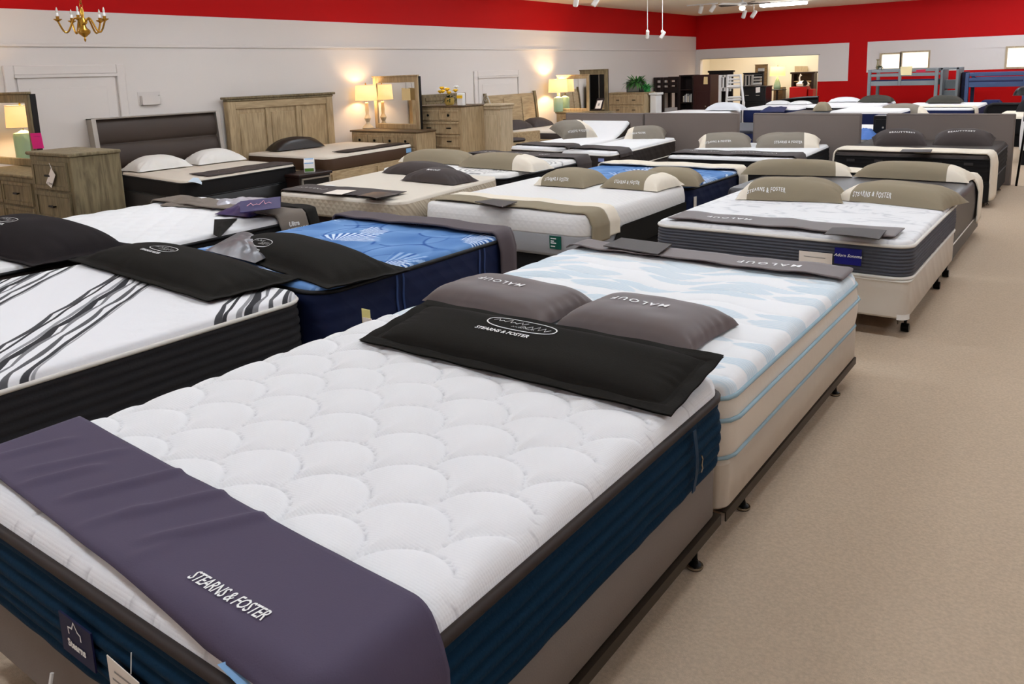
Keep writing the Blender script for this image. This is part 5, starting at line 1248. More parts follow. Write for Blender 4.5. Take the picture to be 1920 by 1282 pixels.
casepiece('tall_chest', 'greige oak chest with small bar pulls and green plants on it', 'chest of drawers', a.x, b.x, 19.3, 19.9, a.z, [(1, 1, 'bars'), (1, 1, 'bars'), (1, 1, 'bars'), (1, 1, 'bars')], WOOD, WOOD, 'bars')
zc3 = a.z
a, b = at_y(1217, 174, 19.5), at_y(1231, 174, 19.5)
o = empty('pedestal', ((a.x+b.x)/2, 19.6, 0), 0, 'white painted pedestal with moulded cap right of the plant-topped chest', 'pedestal')
mb = MB(); mb.box(a.x+.02, b.x-.02, 19.52, 19.85, 0, a.z-.06, bev=.008); make('shaft', mb, WHITEW, o); mb = MB(); mb.box(a.x-.01, b.x+.02, 19.49, 19.88, a.z-.06, a.z, bev=.012); make('cap', mb, WHITEW, o)
def bush(label, name, cx, cy, z, r, h, n, m=LEAF, pot=None, cat='potted plant'):
    o = empty(name, (cx, cy, z), 0, label, cat)
    if pot: pot(o)
    mb = MB()
    for k in range(n):
        t = random.uniform(0, 6.28); e = random.uniform(.1, 1.6); rr = random.uniform(0, r*.5)
        leafblade(mb, (cx+rr*math.cos(t), cy+rr*math.sin(t), z+h*random.uniform(.25, .6)), (math.cos(t), math.sin(t), e), random.uniform(.4, 1.)*r, r*.16, random.uniform(.2, .9), seg=3)
    make('foliage', mb, m, o); return o
c = at_y(1192, 172, 19.5)
def planter(o):
    mb = MB(); x0, x1 = at_y(1178, 172, 19.5).x, at_y(1203, 172, 19.5).x; z = zc3
    for xa, xb, ya, yb in ((x0, x1, 19.4, 19.42), (x0, x1, 19.68, 19.7), (x0, x0+.02, 19.4, 19.7), (x1-.02, x1, 19.4, 19.7)): mb.box(xa, xb, ya, yb, z, z+.28)
    mb.box(x0, x1, 19.4, 19.7, z, z+.02); make('glass_planter', mb, mat('planter_glass', (190, 190, 184), .1, trans=.6), o)
    mb = MB(); mb.box(x0+.03, x1-.03, 19.43, 19.67, z+.02, z+.12, bev=.03); make('stones', mb, mat('brown_stones', (96, 66, 52), .8, bump=(30, 1)), o)
bush('leafy green plant in a glass planter on the chest near the corner', 'potted_plant', c.x, 19.55, zc3+.1, .34, .32, 260, mat('fern_green', (70, 124, 60), .6), planter)
c = at_y(1213, 172, 19.45)
bush('bright green small plant in a green pot at the chest edge', 'potted_plant', c.x-.02, 19.5, zc3, .2, .3, 120, mat('bright_leaf', (60, 150, 70), .5), lambda o: make('pot', MB().lathe(c.x-.02, 19.5, [(.06, zc3), (.08, zc3+.02), (.085, zc3+.14), (.075, zc3+.15)], 14), mat('green_pot', (40, 130, 70), .4), o, True))
# ------------------------------------------------------------------ CHANDELIER
c = at_x(156, 45, -7.0); c.z -= .02; o = empty('chandelier', c, .15, 'brass chandelier with curved arms and candle lamps hanging at the upper left', 'chandelier')
mb = MB(); mb.lathe(c.x, c.y, [(.004, c.z-.125), (.009, c.z-.11), (.006, c.z-.09), (.02, c.z-.08), (.048, c.z-.055), (.05, c.z-.035), (.026, c.z-.012), (.018, c.z+.01), (.034, c.z+.03), (.03, c.z+.05), (.014, c.z+.07), (.016, c.z+.13), (.01, c.z+.15)], 20); make('body', mb, BRASS, o, True)
for k in range(5):
    t = k*2*math.pi/5+.62; pts = []
    for s_ in np.linspace(0, 1, 16):
        r = .02+.165*s_; z = c.z+.02+.045*math.sin(math.pi*min(1, s_*2.6))*(s_ < .385)-.085*math.sin(math.pi*max(0, (s_-.385)/.615))*(s_ >= .385)+.02*s_
        pts.append((c.x+r*math.cos(t), c.y+r*math.sin(t), z))
    mb = MB(); mb.tube(pts, .0075, 8); ar = make('arm', mb, BRASS, o, True); ex, ey, ez = pts[-1]
    mb = MB(); mb.lathe(ex, ey, [(.004, ez-.005), (.03, ez+.012), (.034, ez+.018), (.012, ez+.02), (.014, ez+.04)], 14); make('drip_pan', mb, BRASS, ar, True)
    mb = MB(); mb.lathe(ex, ey, [(.010, ez+.03), (.010, ez+.065), (.008, ez+.068)], 10); make('candle_sleeve', mb, WHITEW, ar, True)
    mb = MB(); mb.lathe(ex, ey, [(.005, ez+.066), (.010, ez+.08), (.007, ez+.098), (.002, ez+.112)], 10); make('bulb', mb, mat('clear_bulb', (245, 238, 225), .1, trans=.5), ar, True)
mb = MB(); z = c.z+.15; k = 0
while z < ZC-.06:
    mb.tube([(c.x+(.012*math.cos(a_) if k % 2 else 0), c.y+(0 if k % 2 else .012*math.cos(a_)), z+.02+.022*math.sin(a_)) for a_ in np.linspace(0, 6.28, 9)[:-1]], .003, 5, closed=True); z += .034; k += 1
make('chain', mb, BRASS, o); mb = MB(); mb.lathe(c.x, c.y, [(.012, ZC-.05), (.05, ZC-.03), (.06, ZC)], 16); make('ceiling_rose', mb, BRASS, o, True)
# ------------------------------------------------------------------ SPOTLIGHTS ON THE CEILING
def spot_head(mb, p, tilt, az, L=.16, r=.045):
    T = Matrix.Translation(p) @ Matrix.Rotation(az, 4, 'Z') @ Matrix.Rotation(tilt, 4, 'X'); mb.lathe(0, 0, [(r*.9, -L/2), (r, -L/2+.01), (r, L/2), (r*.8, L/2+.008)], 16, T=T)
for u, v, y, lab, tl in ((1214, 65, 17.5, 'grey pendant spotlight on a thin rod, left of a pair', .5), (1242, 66, 17.0, 'bright white pendant spotlight on a thin rod, right of a pair', -.7)):
    p = at_y(u, v, y); o = empty('pendant_spotlight', p, 0, lab, 'spotlight')
    mb = MB(); spot_head(mb, p, tl*.9, .6 if tl > 0 else -.6, .17, .04); make('lamp_head', mb, WHITEW, o, True)
    mb = MB(); mb.tube([(p.x, p.y, p.z+.09), (p.x, p.y, ZC)], .008, 6); make('rod', mb, WHITEW, o); mb = MB(); mb.box(p.x-.03, p.x+.03, p.y-.03, p.y+.03, p.z+.05, p.z+.11, bev=.01); make('knuckle', mb, WHITEW, o)
for (u, v, y, lab, us) in ((1404, 27, 22, 'ceiling track with two bright spotlights by the red wall', (1395, 1413)), (1325, 16, 21, 'ceiling track with two cream spotlights near the wall corner', (1314, 1336)), (1097, 3, 15, 'ceiling track with two small spotlights at the top edge', (1080, 1117))):
    a, b = at_y(us[0]-6, v-8, y), at_y(us[1]+6, v-8, y); o = empty('track_light', (a+b)/2, 0, lab, 'track light'); zt = ZC
    mb = MB(); mb.box(min(a.x, b.x)-.3, max(a.x, b.x)+.05, y-.02, y+.02, ZC-.03, ZC); make('track', mb, WHITEW, o)
    for k, uu in enumerate(us):
        p = at_y(uu, v, y); p.z = min(p.z, ZC-.14); mb = MB(); spot_head(mb, p, (.5, -.6)[k], (.9, -.8)[k], .2, .055); h_ = make('lamp_head', mb, WHITEW, o, True)
        mb = MB(); mb.tube([(p.x, p.y, p.z+.05), (p.x, p.y, ZC-.02)], .012, 6); make('stem', mb, WHITEW, h_)
c = Vector((at_y(1392, 3, 20.).x, 20., ZC)); o = empty('ceiling_fan', c, .3, 'dark-bladed ceiling fan with a lit globe by the red wall', 'ceiling fan')
mb = MB(); mb.lathe(c.x, c.y, [(.02, ZC), (.02, ZC-.1), (.1, ZC-.12), (.12, ZC-.18), (.07, ZC-.22)], 16); make('motor', mb, WHITEW, o, True)
mb = MB(); mb.lathe(c.x, c.y, [(.05, ZC-.22), (.08, ZC-.25), (.06, ZC-.3), (.01, ZC-.32)], 14); make('globe', mb, mat('lit_globe', (255, 250, 240), .5, emit=((255, 248, 235), 4.)), o, True)
for k in range(5):
    T = Matrix.Translation((c.x, c.y, ZC-.16)) @ Matrix.Rotation(k*2*math.pi/5+.4, 4, 'Z') @ Matrix.Rotation(.2, 4, 'X'); mb = MB(); mb.box(.12, .66, -.07, .07, -.006, .006, T=T, bev=.004); make('blade', mb, WHITEW if k % 2 else ESP, o)
# ------------------------------------------------------------------ BEDS BEYOND THE HEADBOARDS
def far_bed(lab, q, z1, top, side, flab=None, z0=.40, r=.1, t=.05, fm=BLACKB):
    m = Mattress(lab, q, z0, z1, top, side, None, t=t, n=(16, 18), r=r)
    foundation(flab or 'dark base under the '+' '.join(lab.split()[:9]), inset(q, .03), .0, z0, fm, name='divan'); return m
def far_pillow(lab, u0, u1, v, y, z, d, h, m, sd, tilt=0., grp=None, ends=(), w=None):
    a, b = at_y(u0, v, y), at_y(u1, v, y)
    return Pillow(lab, ((a.x+b.x)/2, y), z, abs(b.x-a.x), d, h, 0, m, n=(26, 18), seed=sd, tilt=tilt, group=grp, ends=ends, endm=CREAM)
NAVYF = mat('navy_fabric', (18, 30, 74), .8, bump=(60, .2)); BLUEF = mat('cornflower_fabric', (74, 120, 196), .8, bump=(40, .3))
far_bed('dark navy mattress seen through the gap between two taupe headboards', rect(-6.4, -4.72, 13.3, 15.3), .74, mat('navy_black_ticking', (24, 26, 40), .6, bump=(30, .6), spec=.4), NAVYF).patch('law_label', 'N', .62, .60, .2, .06, PAPER)
m = far_bed('white mattress with blue cloth in the gap by the aisle headboard', rect(-4.3, -2.72, 13.1, 15.1), .74, WS, WS)
crumple('crumpled cornflower-blue cloth beside the aisle headboard', 'folded_cloth', 'cloth', [(1606, 262), (1640, 262), (1652, 250), (1606, 246)], .745, BLUEF, .09, 12)
far_bed('white mattress in the second row behind the gap by the aisle headboard', rect(-4.3, -3.05, 16.3, 18.), .90, WS, NAVYF)
a, b = at_y(1638, 217, 12.75), at_y(1664, 217, 12.75)
o = empty('nightstand', ((a.x+b.x)/2, 12.9, 0), 0, 'black nightstand left of the aisle headboard', 'nightstand')
mb = MB(); mb.box(a.x, b.x+.12, 12.75, 13.05, .04, a.z, bev=.008); make('carcass', mb, BLK, o)
for k in range(2): mb = MB(); z = a.z-.3-.28*k; mb.box(a.x+.03, b.x+.09, 12.735, 12.75, z, z+.25, bev=.004); d = make('drawer', mb, BLK, o); mb = MB(); mb.lathe(0, 0, [(.01, 0), (.016, .01), (.006, .016)], 10, T=Matrix.Translation((a.x+.14, 12.735, z+.13)) @ Matrix.Rotation(math.pi/2, 4, 'X')); make('knob', mb, SILVER, d)
mb = MB(); mb.box(a.x+.02, b.x+.1, 12.77, 13.03, 0, .04); make('plinth', mb, BLK, o)
far_bed('white mattress with navy foot cloth left of the far row', rect(-7.4, -6.05, 20.1, 22.2), .76, WS, NAVYF)
crumple('navy folded cloth on the left of the far white mattress', 'folded_cloth', 'cloth', [(1424, 210), (1470, 210), (1476, 201), (1436, 202)], .77, NAVYF, .07, 14)
far_pillow('white pillow, the left of two on the far white mattress with navy cloth', 1440, 1480, 196, 21.9, .77, .45, .10, WS, 201, grp='far white pillows')
far_pillow('white pillow, the right of two on the far white mattress with navy cloth', 1483, 1520, 197, 21.9, .77, .45, .09, WS, 202, grp='far white pillows')
m = far_bed('black-teal glossy mattress right behind the third taupe headboard', rect(-5.55, -4.45, 16.9, 18.8), .79, mat('teal_black_ticking', (30, 42, 48), .4, spec=.5), BLACKB)
far_pillow('beige pillow at the right of the black-teal mattress', 1528, 1556, 209, 18.3, .79, .4, .2, OLIVE, 203)
o = empty('footboard', (-4.2, 18.9, 0), 0, 'dark grey arched metal footboard behind the third taupe headboard', 'footboard')
a, b = at_y(1556, 206, 18.9), at_y(1618, 206, 18.9); mb = MB(); mb.tube([(a.x, 18.9, 0), (a.x, 18.9, a.z-.1), (a.x+.08, 18.9, a.z), (b.x-.08, 18.9, a.z), (b.x, 18.9, a.z-.1), (b.x, 18.9, 0)], .035, 8); make('frame', mb, CHARB, o, True)
mb = MB(); mb.box(a.x+.03, b.x-.03, 18.89, 18.91, .3, a.z-.06); make('panel', mb, NAVYF, o)
far_bed('white mattress with black border in front of the red wall', rect(-6.0, -4.35, 20.6, 22.9), .79, WS, BLACKB)
runner_m = far_bed('narrow white mattress with grey cloth before the red wall', rect(-4.2, -3.85, 21, 22.9), .74, WS, CHARB) if False else None
far_pillow('white pillow left of the dark pillow before the red wall', 1558, 1612, 187, 22.6, .80, .5, .12, WS, 204)
far_pillow('dark olive-grey pillow before the red wall, left of the far loft bed stairs', 1612, 1676, 187, 22.2, .80, .5, .18, mat('olive_grey_cloth', (66, 64, 56), .8), 205)
m = far_bed('white mattress with cream throw and navy border below the loft beds', rect(-3.75, -2.2, 19.3, 21.9), .80, WS, NAVYF)
runner('cream throw over the foot of the far navy-bordered mattress', m, -1.2, -.7, CREAM, left=.02, right=.4, seed=206, th=.015, group='cream throws', name='throw', cat='throw', na=30)
far_pillow('olive-grey pillow on the far navy-bordered mattress', 1738, 1806, 188, 21.4, .81, .5, .18, mat('olive_grey_cloth', (66, 64, 56), .8), 207)
m = far_bed('white mattress right behind the aisle headboard', rect(-4.0, -2.3, 15.9, 17.9), .74, WS, GREYB) if False else far_bed('white mattress right behind the aisle headboard', rect(-2.95, -1.7, 15.9, 17.9), .76, WS, GREYB)
far_pillow('khaki pillow with cream right end peeking over the aisle headboard', 1645, 1738, 212, 17.6, .76, .5, .22, OLIVE2, 208, ends=(.72,))
a, b = at_y(1838, 188, 22), at_y(1876, 205, 22); mb = MB(); mb.box(a.x, b.x, 21.8, 22.4, 0, a.z, bev=.06); tag(make('ottoman', mb, NAVYF, None, True, loc=Vector((a.x, 22, 0))), 'navy blue upholstered ottoman right of the far throw-covered bed', 'ottoman')
o = empty('bed_headboard', (-1.5, 19.6, 0), 0, 'black padded headboard with rounded corner at the right edge', 'headboard')
a = at_y(1848, 195, 19.6); mb = MB(); mb.tube([(a.x, 19.6, 0), (a.x, 19.6, a.z-.14), (a.x+.04, 19.6, a.z-.04), (a.x+.14, 19.6, a.z), (a.x+1.5, 19.6, a.z)], .03, 8); make('frame', mb, CHARB, o, True); mb = MB(); mb.box(a.x+.03, a.x+1.5, 19.6, 19.64, .2, a.z-.03, bev=.01); make('panel', mb, BLACKB, o)
far_bed('grey-topped mattress before the black padded headboard', rect(-1.65, -.3, 17.6, 19.4), .74, CREAM, BLACKB)
far_pillow('black glossy pillow at the far right edge', 1899, 1945, 190, 21.6, .95, .5, .22, BLK, 209)
m = far_bed('white mattress at the right edge behind the aisle headboard', rect(-1.02, .5, 14.6, 16.4), .92, WS, WS)
far_pillow('dark grey pillow at the right edge behind the aisle headboard', 1906, 1960, 214, 15.6, .93, .45, .24, CHARB, 210)
far_bed('black tall bed base set at the far right edge', rect(-1.35, .4, 21.2, 22.4), .95, BLACKB, BLACKB)
far_bed('white mattress behind the wide taupe headboard near the corner', rect(-8.9, -7.3, 17.9, 19.8), .74, WS, GREYB)
far_pillow('pale grey round-edged pillow behind the wide taupe headboard', 1328, 1396, 208, 19.3, .75, .5, .2, mat('pale_grey_cotton', (206, 208, 212), .9), 211)
far_bed('ivory mattress behind the nearest-left taupe headboard', rect(-9.0, -7.75, 16.2, 17.8), .70, TANTOP, DKBROWN) if False else None
# metal floor stand at the right edge
o = empty('floor_stand', (-.8, 12.25, 0), 0, 'slim black metal floor stand beside the aisle headboard', 'stand')
a, b = at_y(1903, 375, 12.2), at_y(1919, 262, 12.2); mb = MB(); mb.tube([(a.x, 12.2, .0), (b.x+.02, 12.2, 1.1)], .014, 8); make('pole', mb, BLACKM, o, True)
mb = MB(); c = at_z(1880, 374, 0); e = at_z(1935, 378, 0); mb.tube([(c.x, 12.25, .012), (e.x+.1, 12.15, .012)], .012, 8); make('base_bar', mb, BLACKM, o, True)
mb = MB(); mb.box(b.x-.02, b.x+.5, 12.19, 12.21, 1.0, 1.28, bev=.004); make('sign_plate', mb, BLK, o)
# ------------------------------------------------------------------ LOFT BEDS BY THE BACK WALL
def loft(lab, u0, u1, y0, y1, zt, zm, m, grp, ladder=None, mid=None):
    x0, x1 = at_y(u0, 160, y0).x, at_y(u1, 160, y0).x
    o = empty('loft_bed', ((x0+x1)/2, (y0+y1)/2, 0), 0, lab, 'loft bed', grp); w = .08
    for x in (x0, x1-w):
        for y in (y0, y1-w): mb = MB(); mb.box(x, x+w, y, y+w, 0, zt, bev=.008); make('post', mb, m, o)
    for y in (y0, y1-.03):
        for za, zb in ((zt-.08, zt), (zt-.19, zt-.12), (zm-.14, zm-.02)): mb = MB(); mb.box(x0+w, x1-w, y+.01, y+.04, za, zb, bev=.006); make('rail', mb, m, o)
    for x in (x0, x1-w):
        for za, zb in ((zt-.08, zt), (zm-.14, zm)): mb = MB(); mb.box(x+.02, x+.05, y0+w, y1-w, za, zb, bev=.006); make('end_rail', mb, m, o)
    if mid: xm = at_y(mid, 160, y0).x; mb = MB(); mb.box(xm-.035, xm+.035, y0-.005, y0+.05, zm-.14, zt, bev=.006); make('centre_post', mb, m, o)
    mb = MB(); mb.box(x0+.05, x1-.05, y0+.05, y1-.05, zm-.12, zm-.0, bev=.03); make('mattress', mb, NAVYF, o)
    return o, x0, x1
zt = at_y(1700, 129, 23.2).z
o, x0, x1 = loft('grey painted loft bed with guard rails in front of the red wall', 1626, 1758, 23.2, 24.3, zt, at_y(1700, 150, 23.2).z, GREYW, 'loft beds', mid=1686)
A = [at_y(1688, 125, 23.19), at_y(1711, 124, 23.19), at_y(1709, 141, 23.19), at_y(1689, 141, 23.19)]
sheet('pale yellow paper sign taped on the grey loft bed rail', 'paper_sign', 'sign', A, .003, mat('pale_yellow_paper', (240, 222, 170), .7))
A = [at_y(1718, 131, 23.2), at_y(1736, 130, 23.2), at_y(1735, 135, 23.2), at_y(1718, 136, 23.2)]
sheet('red-and-pink sticker strip on the grey loft bed rail', 'sticker', 'sticker', A, .003, mat('red_pink_paper', (200, 40, 70), .6))
a, b = at_y(1764, 127, 23.3), at_y(1802, 126, 23.3); o = empty('stair_chest', ((a.x+b.x)/2, 23.6, 0), 0, 'grey painted storage stair beside the grey loft bed', 'staircase')
for x in (a.x, b.x-.1): mb = MB(); mb.box(x, x+.06, 23.3, 24.2, 0, a.z, bev=.006); make('side_panel', mb, GREYW, o)
mb = MB(); mb.box(a.x, b.x+.06, 23.3, 23.4, a.z-.05, a.z, bev=.006); make('top_rail', mb, GREYW, o)
for k in range(5): z = .22+.27*k; y = 23.32+.1*k; mb = MB(); mb.box(a.x+.06, b.x-.1, y, y+.22, z-.24, z-.01, bev=.006); make('drawer_step', mb, GREYW, o)
a, b = at_y(1804, 135, 23.6), at_y(1814, 135, 23.6); o = empty('bookcase', ((a.x+b.x)/2, 23.8, 0), 0, 'navy painted narrow bookcase between the two loft beds', 'bookcase')
mb = MB(); mb.box(a.x, b.x, 23.6, 24.1, 0, a.z, bev=.01); make('carcass', mb, NAVYW, o)
for k in range(3): z = .5+.3*k; mb = MB(); mb.box(a.x+.04, b.x-.04, 23.57, 23.6, z, z+.03); make('shelf', mb, NAVYW, o)
loft('blue-grey painted loft bed at the right edge before the red wall', 1809, 1925, 23.0, 24.2, at_y(1860, 136, 23.).z, at_y(1860, 152, 23.).z, BLUEW, 'loft beds')
c = at_y(1650, 126, 23.3); bush('small leafy plant standing on the grey loft bed corner', 'potted_plant', c.x, 23.3, c.z-.06, .13, .12, 70, LEAFD, lambda o: make('pot', MB().lathe(c.x, 23.3, [(.03, zt), (.045, zt+.01), (.05, zt+.05)], 12), POT, o, True))
c = at_y(1646, 115, 24.0); mb = MB(); mb.lathe(c.x, 24., [(.03, zt), (.05, zt+.05), (.025, zt+.14), (.02, zt+.22), (.05, zt+.27)], 14); tag(make('vase', mb, mat('olive_vase', (150, 138, 104), .4), None, True, loc=Vector((c.x, 24, zt))), 'slim olive vase on the grey loft bed by the lit window', 'vase')
# ------------------------------------------------------------------ BUNK BEDS IN THE CORNER
y = 22.4; zt = at_y(1200, 146, y).z; x0, x1 = -11.0, at_y(1276, 146, y).x
o = empty('bunk_bed', ((x0+x1)/2, y+.5, 0), 0, 'espresso bunk bed with slatted guard rails in the room corner', 'bunk bed')
for x in (x0, at_y(1241, 146, y).x-.05, x1-.1):
    mb = MB(); mb.box(x, x+.1, y, y+.1, 0, zt, bev=.01); make('post', mb, ESP, o); mb = MB(); mb.box(x, x+.1, y+1., y+1.1, 0, zt, bev=.01); make('post', mb, ESP, o)
for za, zb in ((zt-.09, zt), (zt-.24, zt-.16), (zt-.46, zt-.30), (.35, .5)):
    mb = MB(); mb.box(x0, x1, y+.03, y+.07, za, zb, bev=.008); make('rail', mb, ESP, o); mb = MB(); mb.box(x0, x1, y+1.03, y+1.07, za, zb, bev=.008); make('rail', mb, ESP, o)
mb = MB(); mb.box(x0+.1, x1-.1, y+.08, y+1., .5, .62, bev=.04); make('mattress', mb, WS, o, True); mb = MB(); mb.box(x0+.1, x1-.1, y+.08, y+1., zt-.44, zt-.34, bev=.03); make('upper_mattress', mb, BLK, o, True)
y = 21.6; a, b = at_y(1273, 141, y), at_y(1301, 141, y)
o = empty('bookcase', ((a.x+b.x)/2, y+.2, 0), 0, 'espresso open bookcase with books between bunk bed and mahogany wardrobe', 'bookcase')
for x in (a.x, b.x-.05): mb = MB(); mb.box(x, x+.05, y, y+.4, 0, a.z, bev=.006); make('side_panel', mb, ESP, o)
mb = MB(); mb.box(a.x, b.x, y+.36, y+.4, 0, a.z); make('back_panel', mb, ESP, o)
for z in (.1, .45, .82, 1.18, a.z-.03): mb = MB(); mb.box(a.x+.05, b.x-.05, y+.02, y+.36, z, z+.03); make('shelf', mb, ESP, o)
for k in range(6):
    xx = a.x+.09+.045*k; mb = MB(); mb.box(xx, xx+.03+.008*(k % 2), y+.08, y+.25, .85, 1.02+.03*(k % 3), bev=.003); tag(make('book', mb, [CREAM, GREYB, WHITEW][k % 3], None, loc=Vector((xx, y+.1, .85))), 'pale book on the middle shelf of the espresso bookcase', 'book', 'books on the espresso bookcase')
a, b = at_y(1300, 141, 21.3), at_y(1332, 141, 21.3); o = empty('wardrobe', ((a.x+b.x)/2, 21.6, 0), 0, 'mahogany tall wardrobe end with cream tag near the corner', 'wardrobe')
mb = MB(); mb.box(a.x, b.x, 21.3, 21.9, 0, a.z, bev=.01); make('carcass', mb, ESPR, o)
mb = MB(); mb.box(a.x+.06, b.x-.06, 21.28, 21.3, .1, a.z-.45, bev=.006); d = make('door', mb, ESPR, o)
for z in (.75, .45): mb = MB(); mb.lathe(0, 0, [(.01, 0), (.018, .012), (.008, .02)], 10, T=Matrix.Translation((b.x-.12, 21.28, z)) @ Matrix.Rotation(math.pi/2, 4, 'X')); make('knob', mb, SILVER, d)
sheet('cream paper tag on the mahogany wardrobe', 'price_tag', 'tag', [at_y(1320, 144, 21.27), at_y(1327, 144, 21.27), at_y(1327, 158, 21.26), at_y(1319, 158, 21.26)], .004, mat('cream_card', (232, 206, 150), .7))
y = 22.9; a, b = at_y(1330, 142, y), at_y(1352, 142, y); o = empty('bunk_bed_end', ((a.x+b.x)/2, y, 0), 0, 'dark wooden bunk bed end frame behind the mahogany wardrobe', 'bunk bed')
for x in (a.x, b.x-.07): mb = MB(); mb.box(x, x+.07, y, y+.08, 0, a.z, bev=.01); make('post', mb, ESP, o)
for z in (a.z-.1, a.z-.42, .5): mb = MB(); mb.box(a.x, b.x, y+.02, y+.06, z, z+.09, bev=.006); make('rail', mb, ESP, o)
mb = MB(); mb.box(a.x, b.x, y+.03, y+.05, a.z-.42, a.z-.05); make('panel', mb, BLK, o)
sheet('cream paper tag on the dark bunk bed end', 'price_tag', 'tag', [at_y(1341, 144, y-.02), at_y(1348, 144, y-.02), at_y(1348, 157, y-.03), at_y(1341, 157, y-.03)], .004, mat('cream_card', (232, 206, 150), .7))
a, b = at_y(1329, 134, 24.6), at_y(1374, 134, 24.6); mb = MB(); mb.box(a.x, b.x, 24.6, 24.68, 0, a.z, bev=.01); mb.box(a.x-.03, b.x+.03, 24.57, 24.71, a.z-.04, a.z+.02, bev=.01)
tag(make('bed_headboard', mb, BLK, None, loc=Vector((a.x, 24.6, 0))), 'black flat headboard standing by the corner opening', 'headboard')
# white ladder bunk
y = 21.2; o = empty('ladder_bunk', (at_y(1377, 170, y).x, y, 0), 0, 'white painted bunk bed end with leaning ladder', 'bunk bed')
Pm = lambda u, v: at_y(u, v, y)
for ua, va, ub, vb in ((1365, 140, 1361, 212), (1388, 140, 1394, 193)):
    mb = MB(); p, q_ = Pm(ua, va), Pm(ub, vb); mb.tube([p, q_ if q_.z > 0 else q_], .035, 4); make('ladder_side', mb, WHITEW, o)
p = Pm(1361, 212); mb = MB(); mb.box(p.x-.03, p.x+.03, y-.03, y+.03, 0, p.z+.05); make('leg', mb, WHITEW, o); p = Pm(1394, 193); mb = MB(); mb.box(p.x-.03, p.x+.03, y-.03, y+.03, 0, p.z+.03); make('leg', mb, WHITEW, o)
for v, th in ((142, .05), (149, .04), (155, .04), (163, .08), (183, .05), (188, .05)):
    a, b = Pm(1364.5, v), Pm(1390, v-1.); mb = MB(); mb.tube([a, b], th*.6, 4); make('rung', mb, WHITEW, o)
a, b = Pm(1347, 141), Pm(1366, 164); mb = MB(); mb.box(a.x, b.x, y+.1, y+.15, b.z-.1, b.z, bev=.006); mb.box(a.x, b.x, y+.1, y+.15, a.z-.06, a.z, bev=.006); make('guard_rail', mb, WHITEW, o)
for k in range(4): x = a.x+(b.x-a.x)*k/3; mb = MB(); mb.box(x-.02, x+.02, y+.1, y+.14, b.z-.1, a.z); make('spindle', mb, WHITEW, o)
mb = MB(); mb.box(a.x-.03, a.x+.03, y+.09, y+.16, 0, a.z, bev=.006); make('post', mb, WHITEW, o)
# black chest with tinted mirror, black sleigh bed
y = 21.8; a, b = at_y(1388, 162, y), at_y(1436, 162, y)
casepiece('tall_chest', 'black lacquered tall chest with white paper, in front of the back opening', 'chest of drawers', a.x, b.x, y, y+.5, a.z, [(1, 1, 'bars'), (1, 1, 'bars'), (1, 1, 'bars')], BLK, BLK, 'bars', pm=SILVER)
sheet('white paper notice on the black lacquered chest', 'paper_sign', 'sign', [at_y(1417, 164, y-.03), at_y(1425, 163, y-.03), at_y(1425, 173, y-.03), at_y(1417, 174, y-.03)], .004, PAPER)
mirror('greenish tinted mirror standing behind the black lacquered chest', (at_y(1394, 160, y+.6).x, y+.58), (at_y(1430, 160, y+.6).x, y+.62), .0, at_y(1410, 138, y+.6).z, .03, .03, BLK)
y = 22.5; a, b = at_y(1438, 192, y), at_y(1534, 180, y); o = empty('sleigh_footboard', ((a.x+b.x)/2, y, 0), 0, 'black curved sleigh footboard with sheen before the opening', 'footboard')
mb = MB(); vs = []; K = 16
for k in range(K+1):
    f = k/K; x = a.x+(b.x-a.x)*f; z = a.z+(b.z-a.z)*math.sin(f*math.pi*.5)**.8
    vs += [(x, y, .1), (x, y, z-.1), (x, y-.05, z-.03), (x, y-.02, z), (x, y+.08, z), (x, y+.1, .1)]
fs = [(6*k+i, 6*(k+1)+i, 6*(k+1)+(i+1) % 6, 6*k+(i+1) % 6) for k in range(K) for i in range(6)]+[tuple(range(6)), tuple(6*K+i for i in range(6))[::-1]]
mb.add(vs, fs); make('curved_panel', mb, BLK, o, True)
for x in (a.x+.04, b.x-.08): mb = MB(); mb.box(x-.04, x+.06, y-.02, y+.1, 0, .2); make('foot', mb, BLK, o)
# ------------------------------------------------------------------ ALCOVE ITEMS
y = 28.6; a, b = at_y(1452, 170, y), at_y(1470, 170, y)
tz = at_y(1457, 167, y).z
o = empty('side_table', (at_y(1457, 168, y).x, y, 0), 0, 'black side table under the yellow lamp in the back room', 'table'); cx_ = at_y(1457, 168, y).x
mb = MB(); mb.lathe(cx_, y, [(.3, tz-.04), (.32, tz-.02), (.3, tz)], 18); make('tabletop', mb, BLK, o); mb = MB(); mb.lathe(cx_, y, [(.2, 0), (.2, .03), (.05, .08), (.04, tz-.04)], 14); make('pedestal', mb, BLK, o)
table_lamp('lit yellow lamp on clear glass base in the back room', cx_, y, tz, GLASSG, .45, .26, .33, [(.09, 0), (.12, .05), (.12, .12), (.08, .25), (.03, .4), (.02, .44)], SHADE2, 14)
mirror('wood framed tall mirror leaning in the back room', (at_y(1415, 160, 29.3).x, 29.3), (at_y(1437, 160, 29.3).x, 29.35), .0, at_y(1426, 122, 29.3).z, .10, .03, WOODT)
x0, x1 = at_y(1436, 168, 28.2).x, at_y(1456, 168, 28.2).x; mb = MB(); mb.box(x0, x1-.05, 29.0, 29.4, 0, at_y(1446, 165, 28.2).z, bev=.015); tag(make('trunk', mb, WOODT, None, loc=Vector((x0, 28.2, 0))), 'light brown wooden trunk left of the yellow lamp', 'trunk')
y = 28.9; x0, x1 = at_y(1484, 140, y).x, at_y(1526, 140, y).x; zt = at_y(1500, 135, y).z
o = empty('hutch', ((x0+x1)/2, y, 0), 0, 'dark framed hutch with light wooden shelves in the back room', 'hutch')
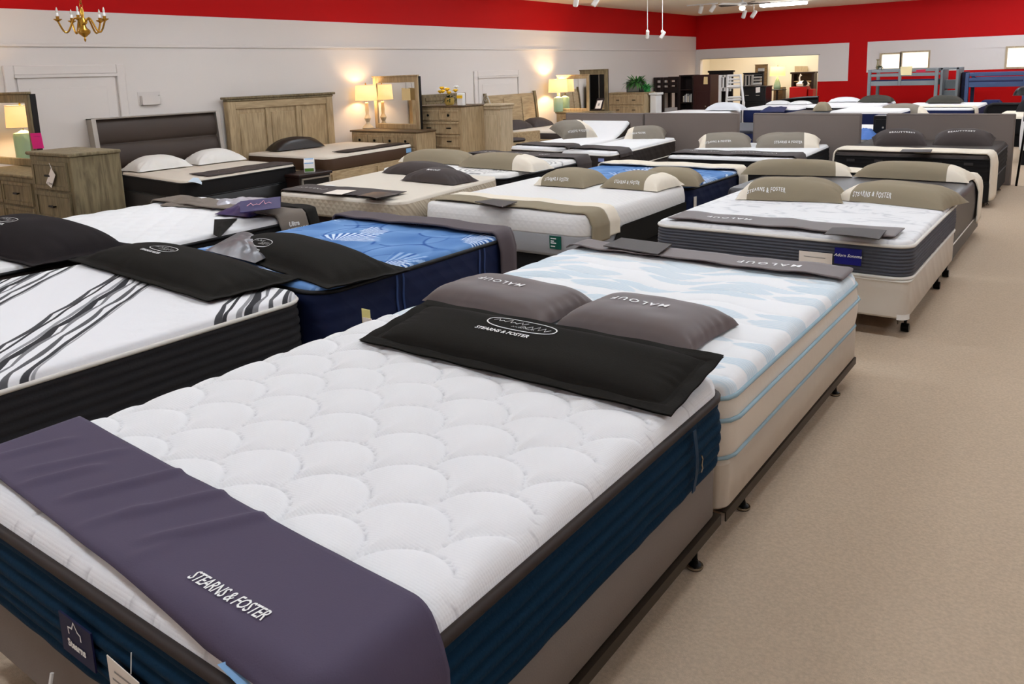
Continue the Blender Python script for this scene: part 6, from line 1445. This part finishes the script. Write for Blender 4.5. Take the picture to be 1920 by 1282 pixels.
for x in (x0, x1-.08): mb = MB(); mb.box(x, x+.08, y, y+.4, 0, zt, bev=.01); make('side_panel', mb, ESP, o)
mb = MB(); mb.box(x0-.04, x1+.04, y-.03, y+.42, zt-.06, zt, bev=.01); make('cornice', mb, ESP, o); mb = MB(); mb.box(x0+.08, x1-.08, y+.36, y+.4, 0, zt-.06); make('back_panel', mb, WOODT, o)
for z in (.6, .95, 1.2): mb = MB(); mb.box(x0+.08, x1-.08, y+.05, y+.36, z, z+.03); make('shelf', mb, WOOD, o)
y = 28.0; x0, x1 = at_y(1480, 170, y).x, at_y(1512, 170, y).x; zt = at_y(1495, 163, y).z; mb = MB(); mb.box(x0, x1, y, y+.45, 0, zt, bev=.012); o = tag(make('cabinet', mb, REDP, None, loc=Vector((x0, y, 0))), 'bright red lacquered cabinet in the back room', 'cabinet')
x2 = at_y(1523, 170, y).x; mb = MB(); mb.box(x1+.02, x2, y+.1, y+.45, 0, zt-.08, bev=.012); tag(make('cabinet', mb, REDP, None, loc=Vector((x1, y, 0))), 'smaller dark red cabinet right of the bright red one', 'cabinet')
c = at_y(1502, 160, y); o = empty('table_clock', (c.x, y+.2, zt), 0, 'white swan-necked ornament with dark round face on the red cabinet', 'ornament')
mb = MB(); mb.lathe(c.x, y+.2, [(.08, zt), (.2, zt+.02), (.22, zt+.10), (.12, zt+.18), (.02, zt+.2)], 18); mb.tube([(c.x-.1, y+.2, zt+.1), (c.x-.12, y+.2, zt+.3), (c.x-.08, y+.2, zt+.42), (c.x-.06, y+.2, zt+.36)], .025, 8); make('body', mb, POT, o, True)
mb = MB(); mb.lathe(0, 0, [(.0, 0), (.09, .0), (.09, .02), (.0, .02)], 18, T=Matrix.Translation((c.x+.12, y+.02, zt+.12)) @ Matrix.Rotation(math.pi/2, 4, 'X')); make('dark_face', mb, BLK, o)
A = [at_y(1490, 124, 29.5), at_y(1514, 124, 29.5), at_y(1514, 135, 29.5), at_y(1490, 135, 29.5)]; sheet('framed pale canvas on the back room wall above the hutch', 'canvas', 'picture', A, .03, CREAMW)
L = bpy.data.lights.new('alcove_light', 'AREA'); L.energy = 105; L.color = (1, .93, .78); L.size = 2.5; lo = bpy.data.objects.new('alcove_light', L); lo.location = (-9.2, 27.6, 3.05); COL.objects.link(lo)
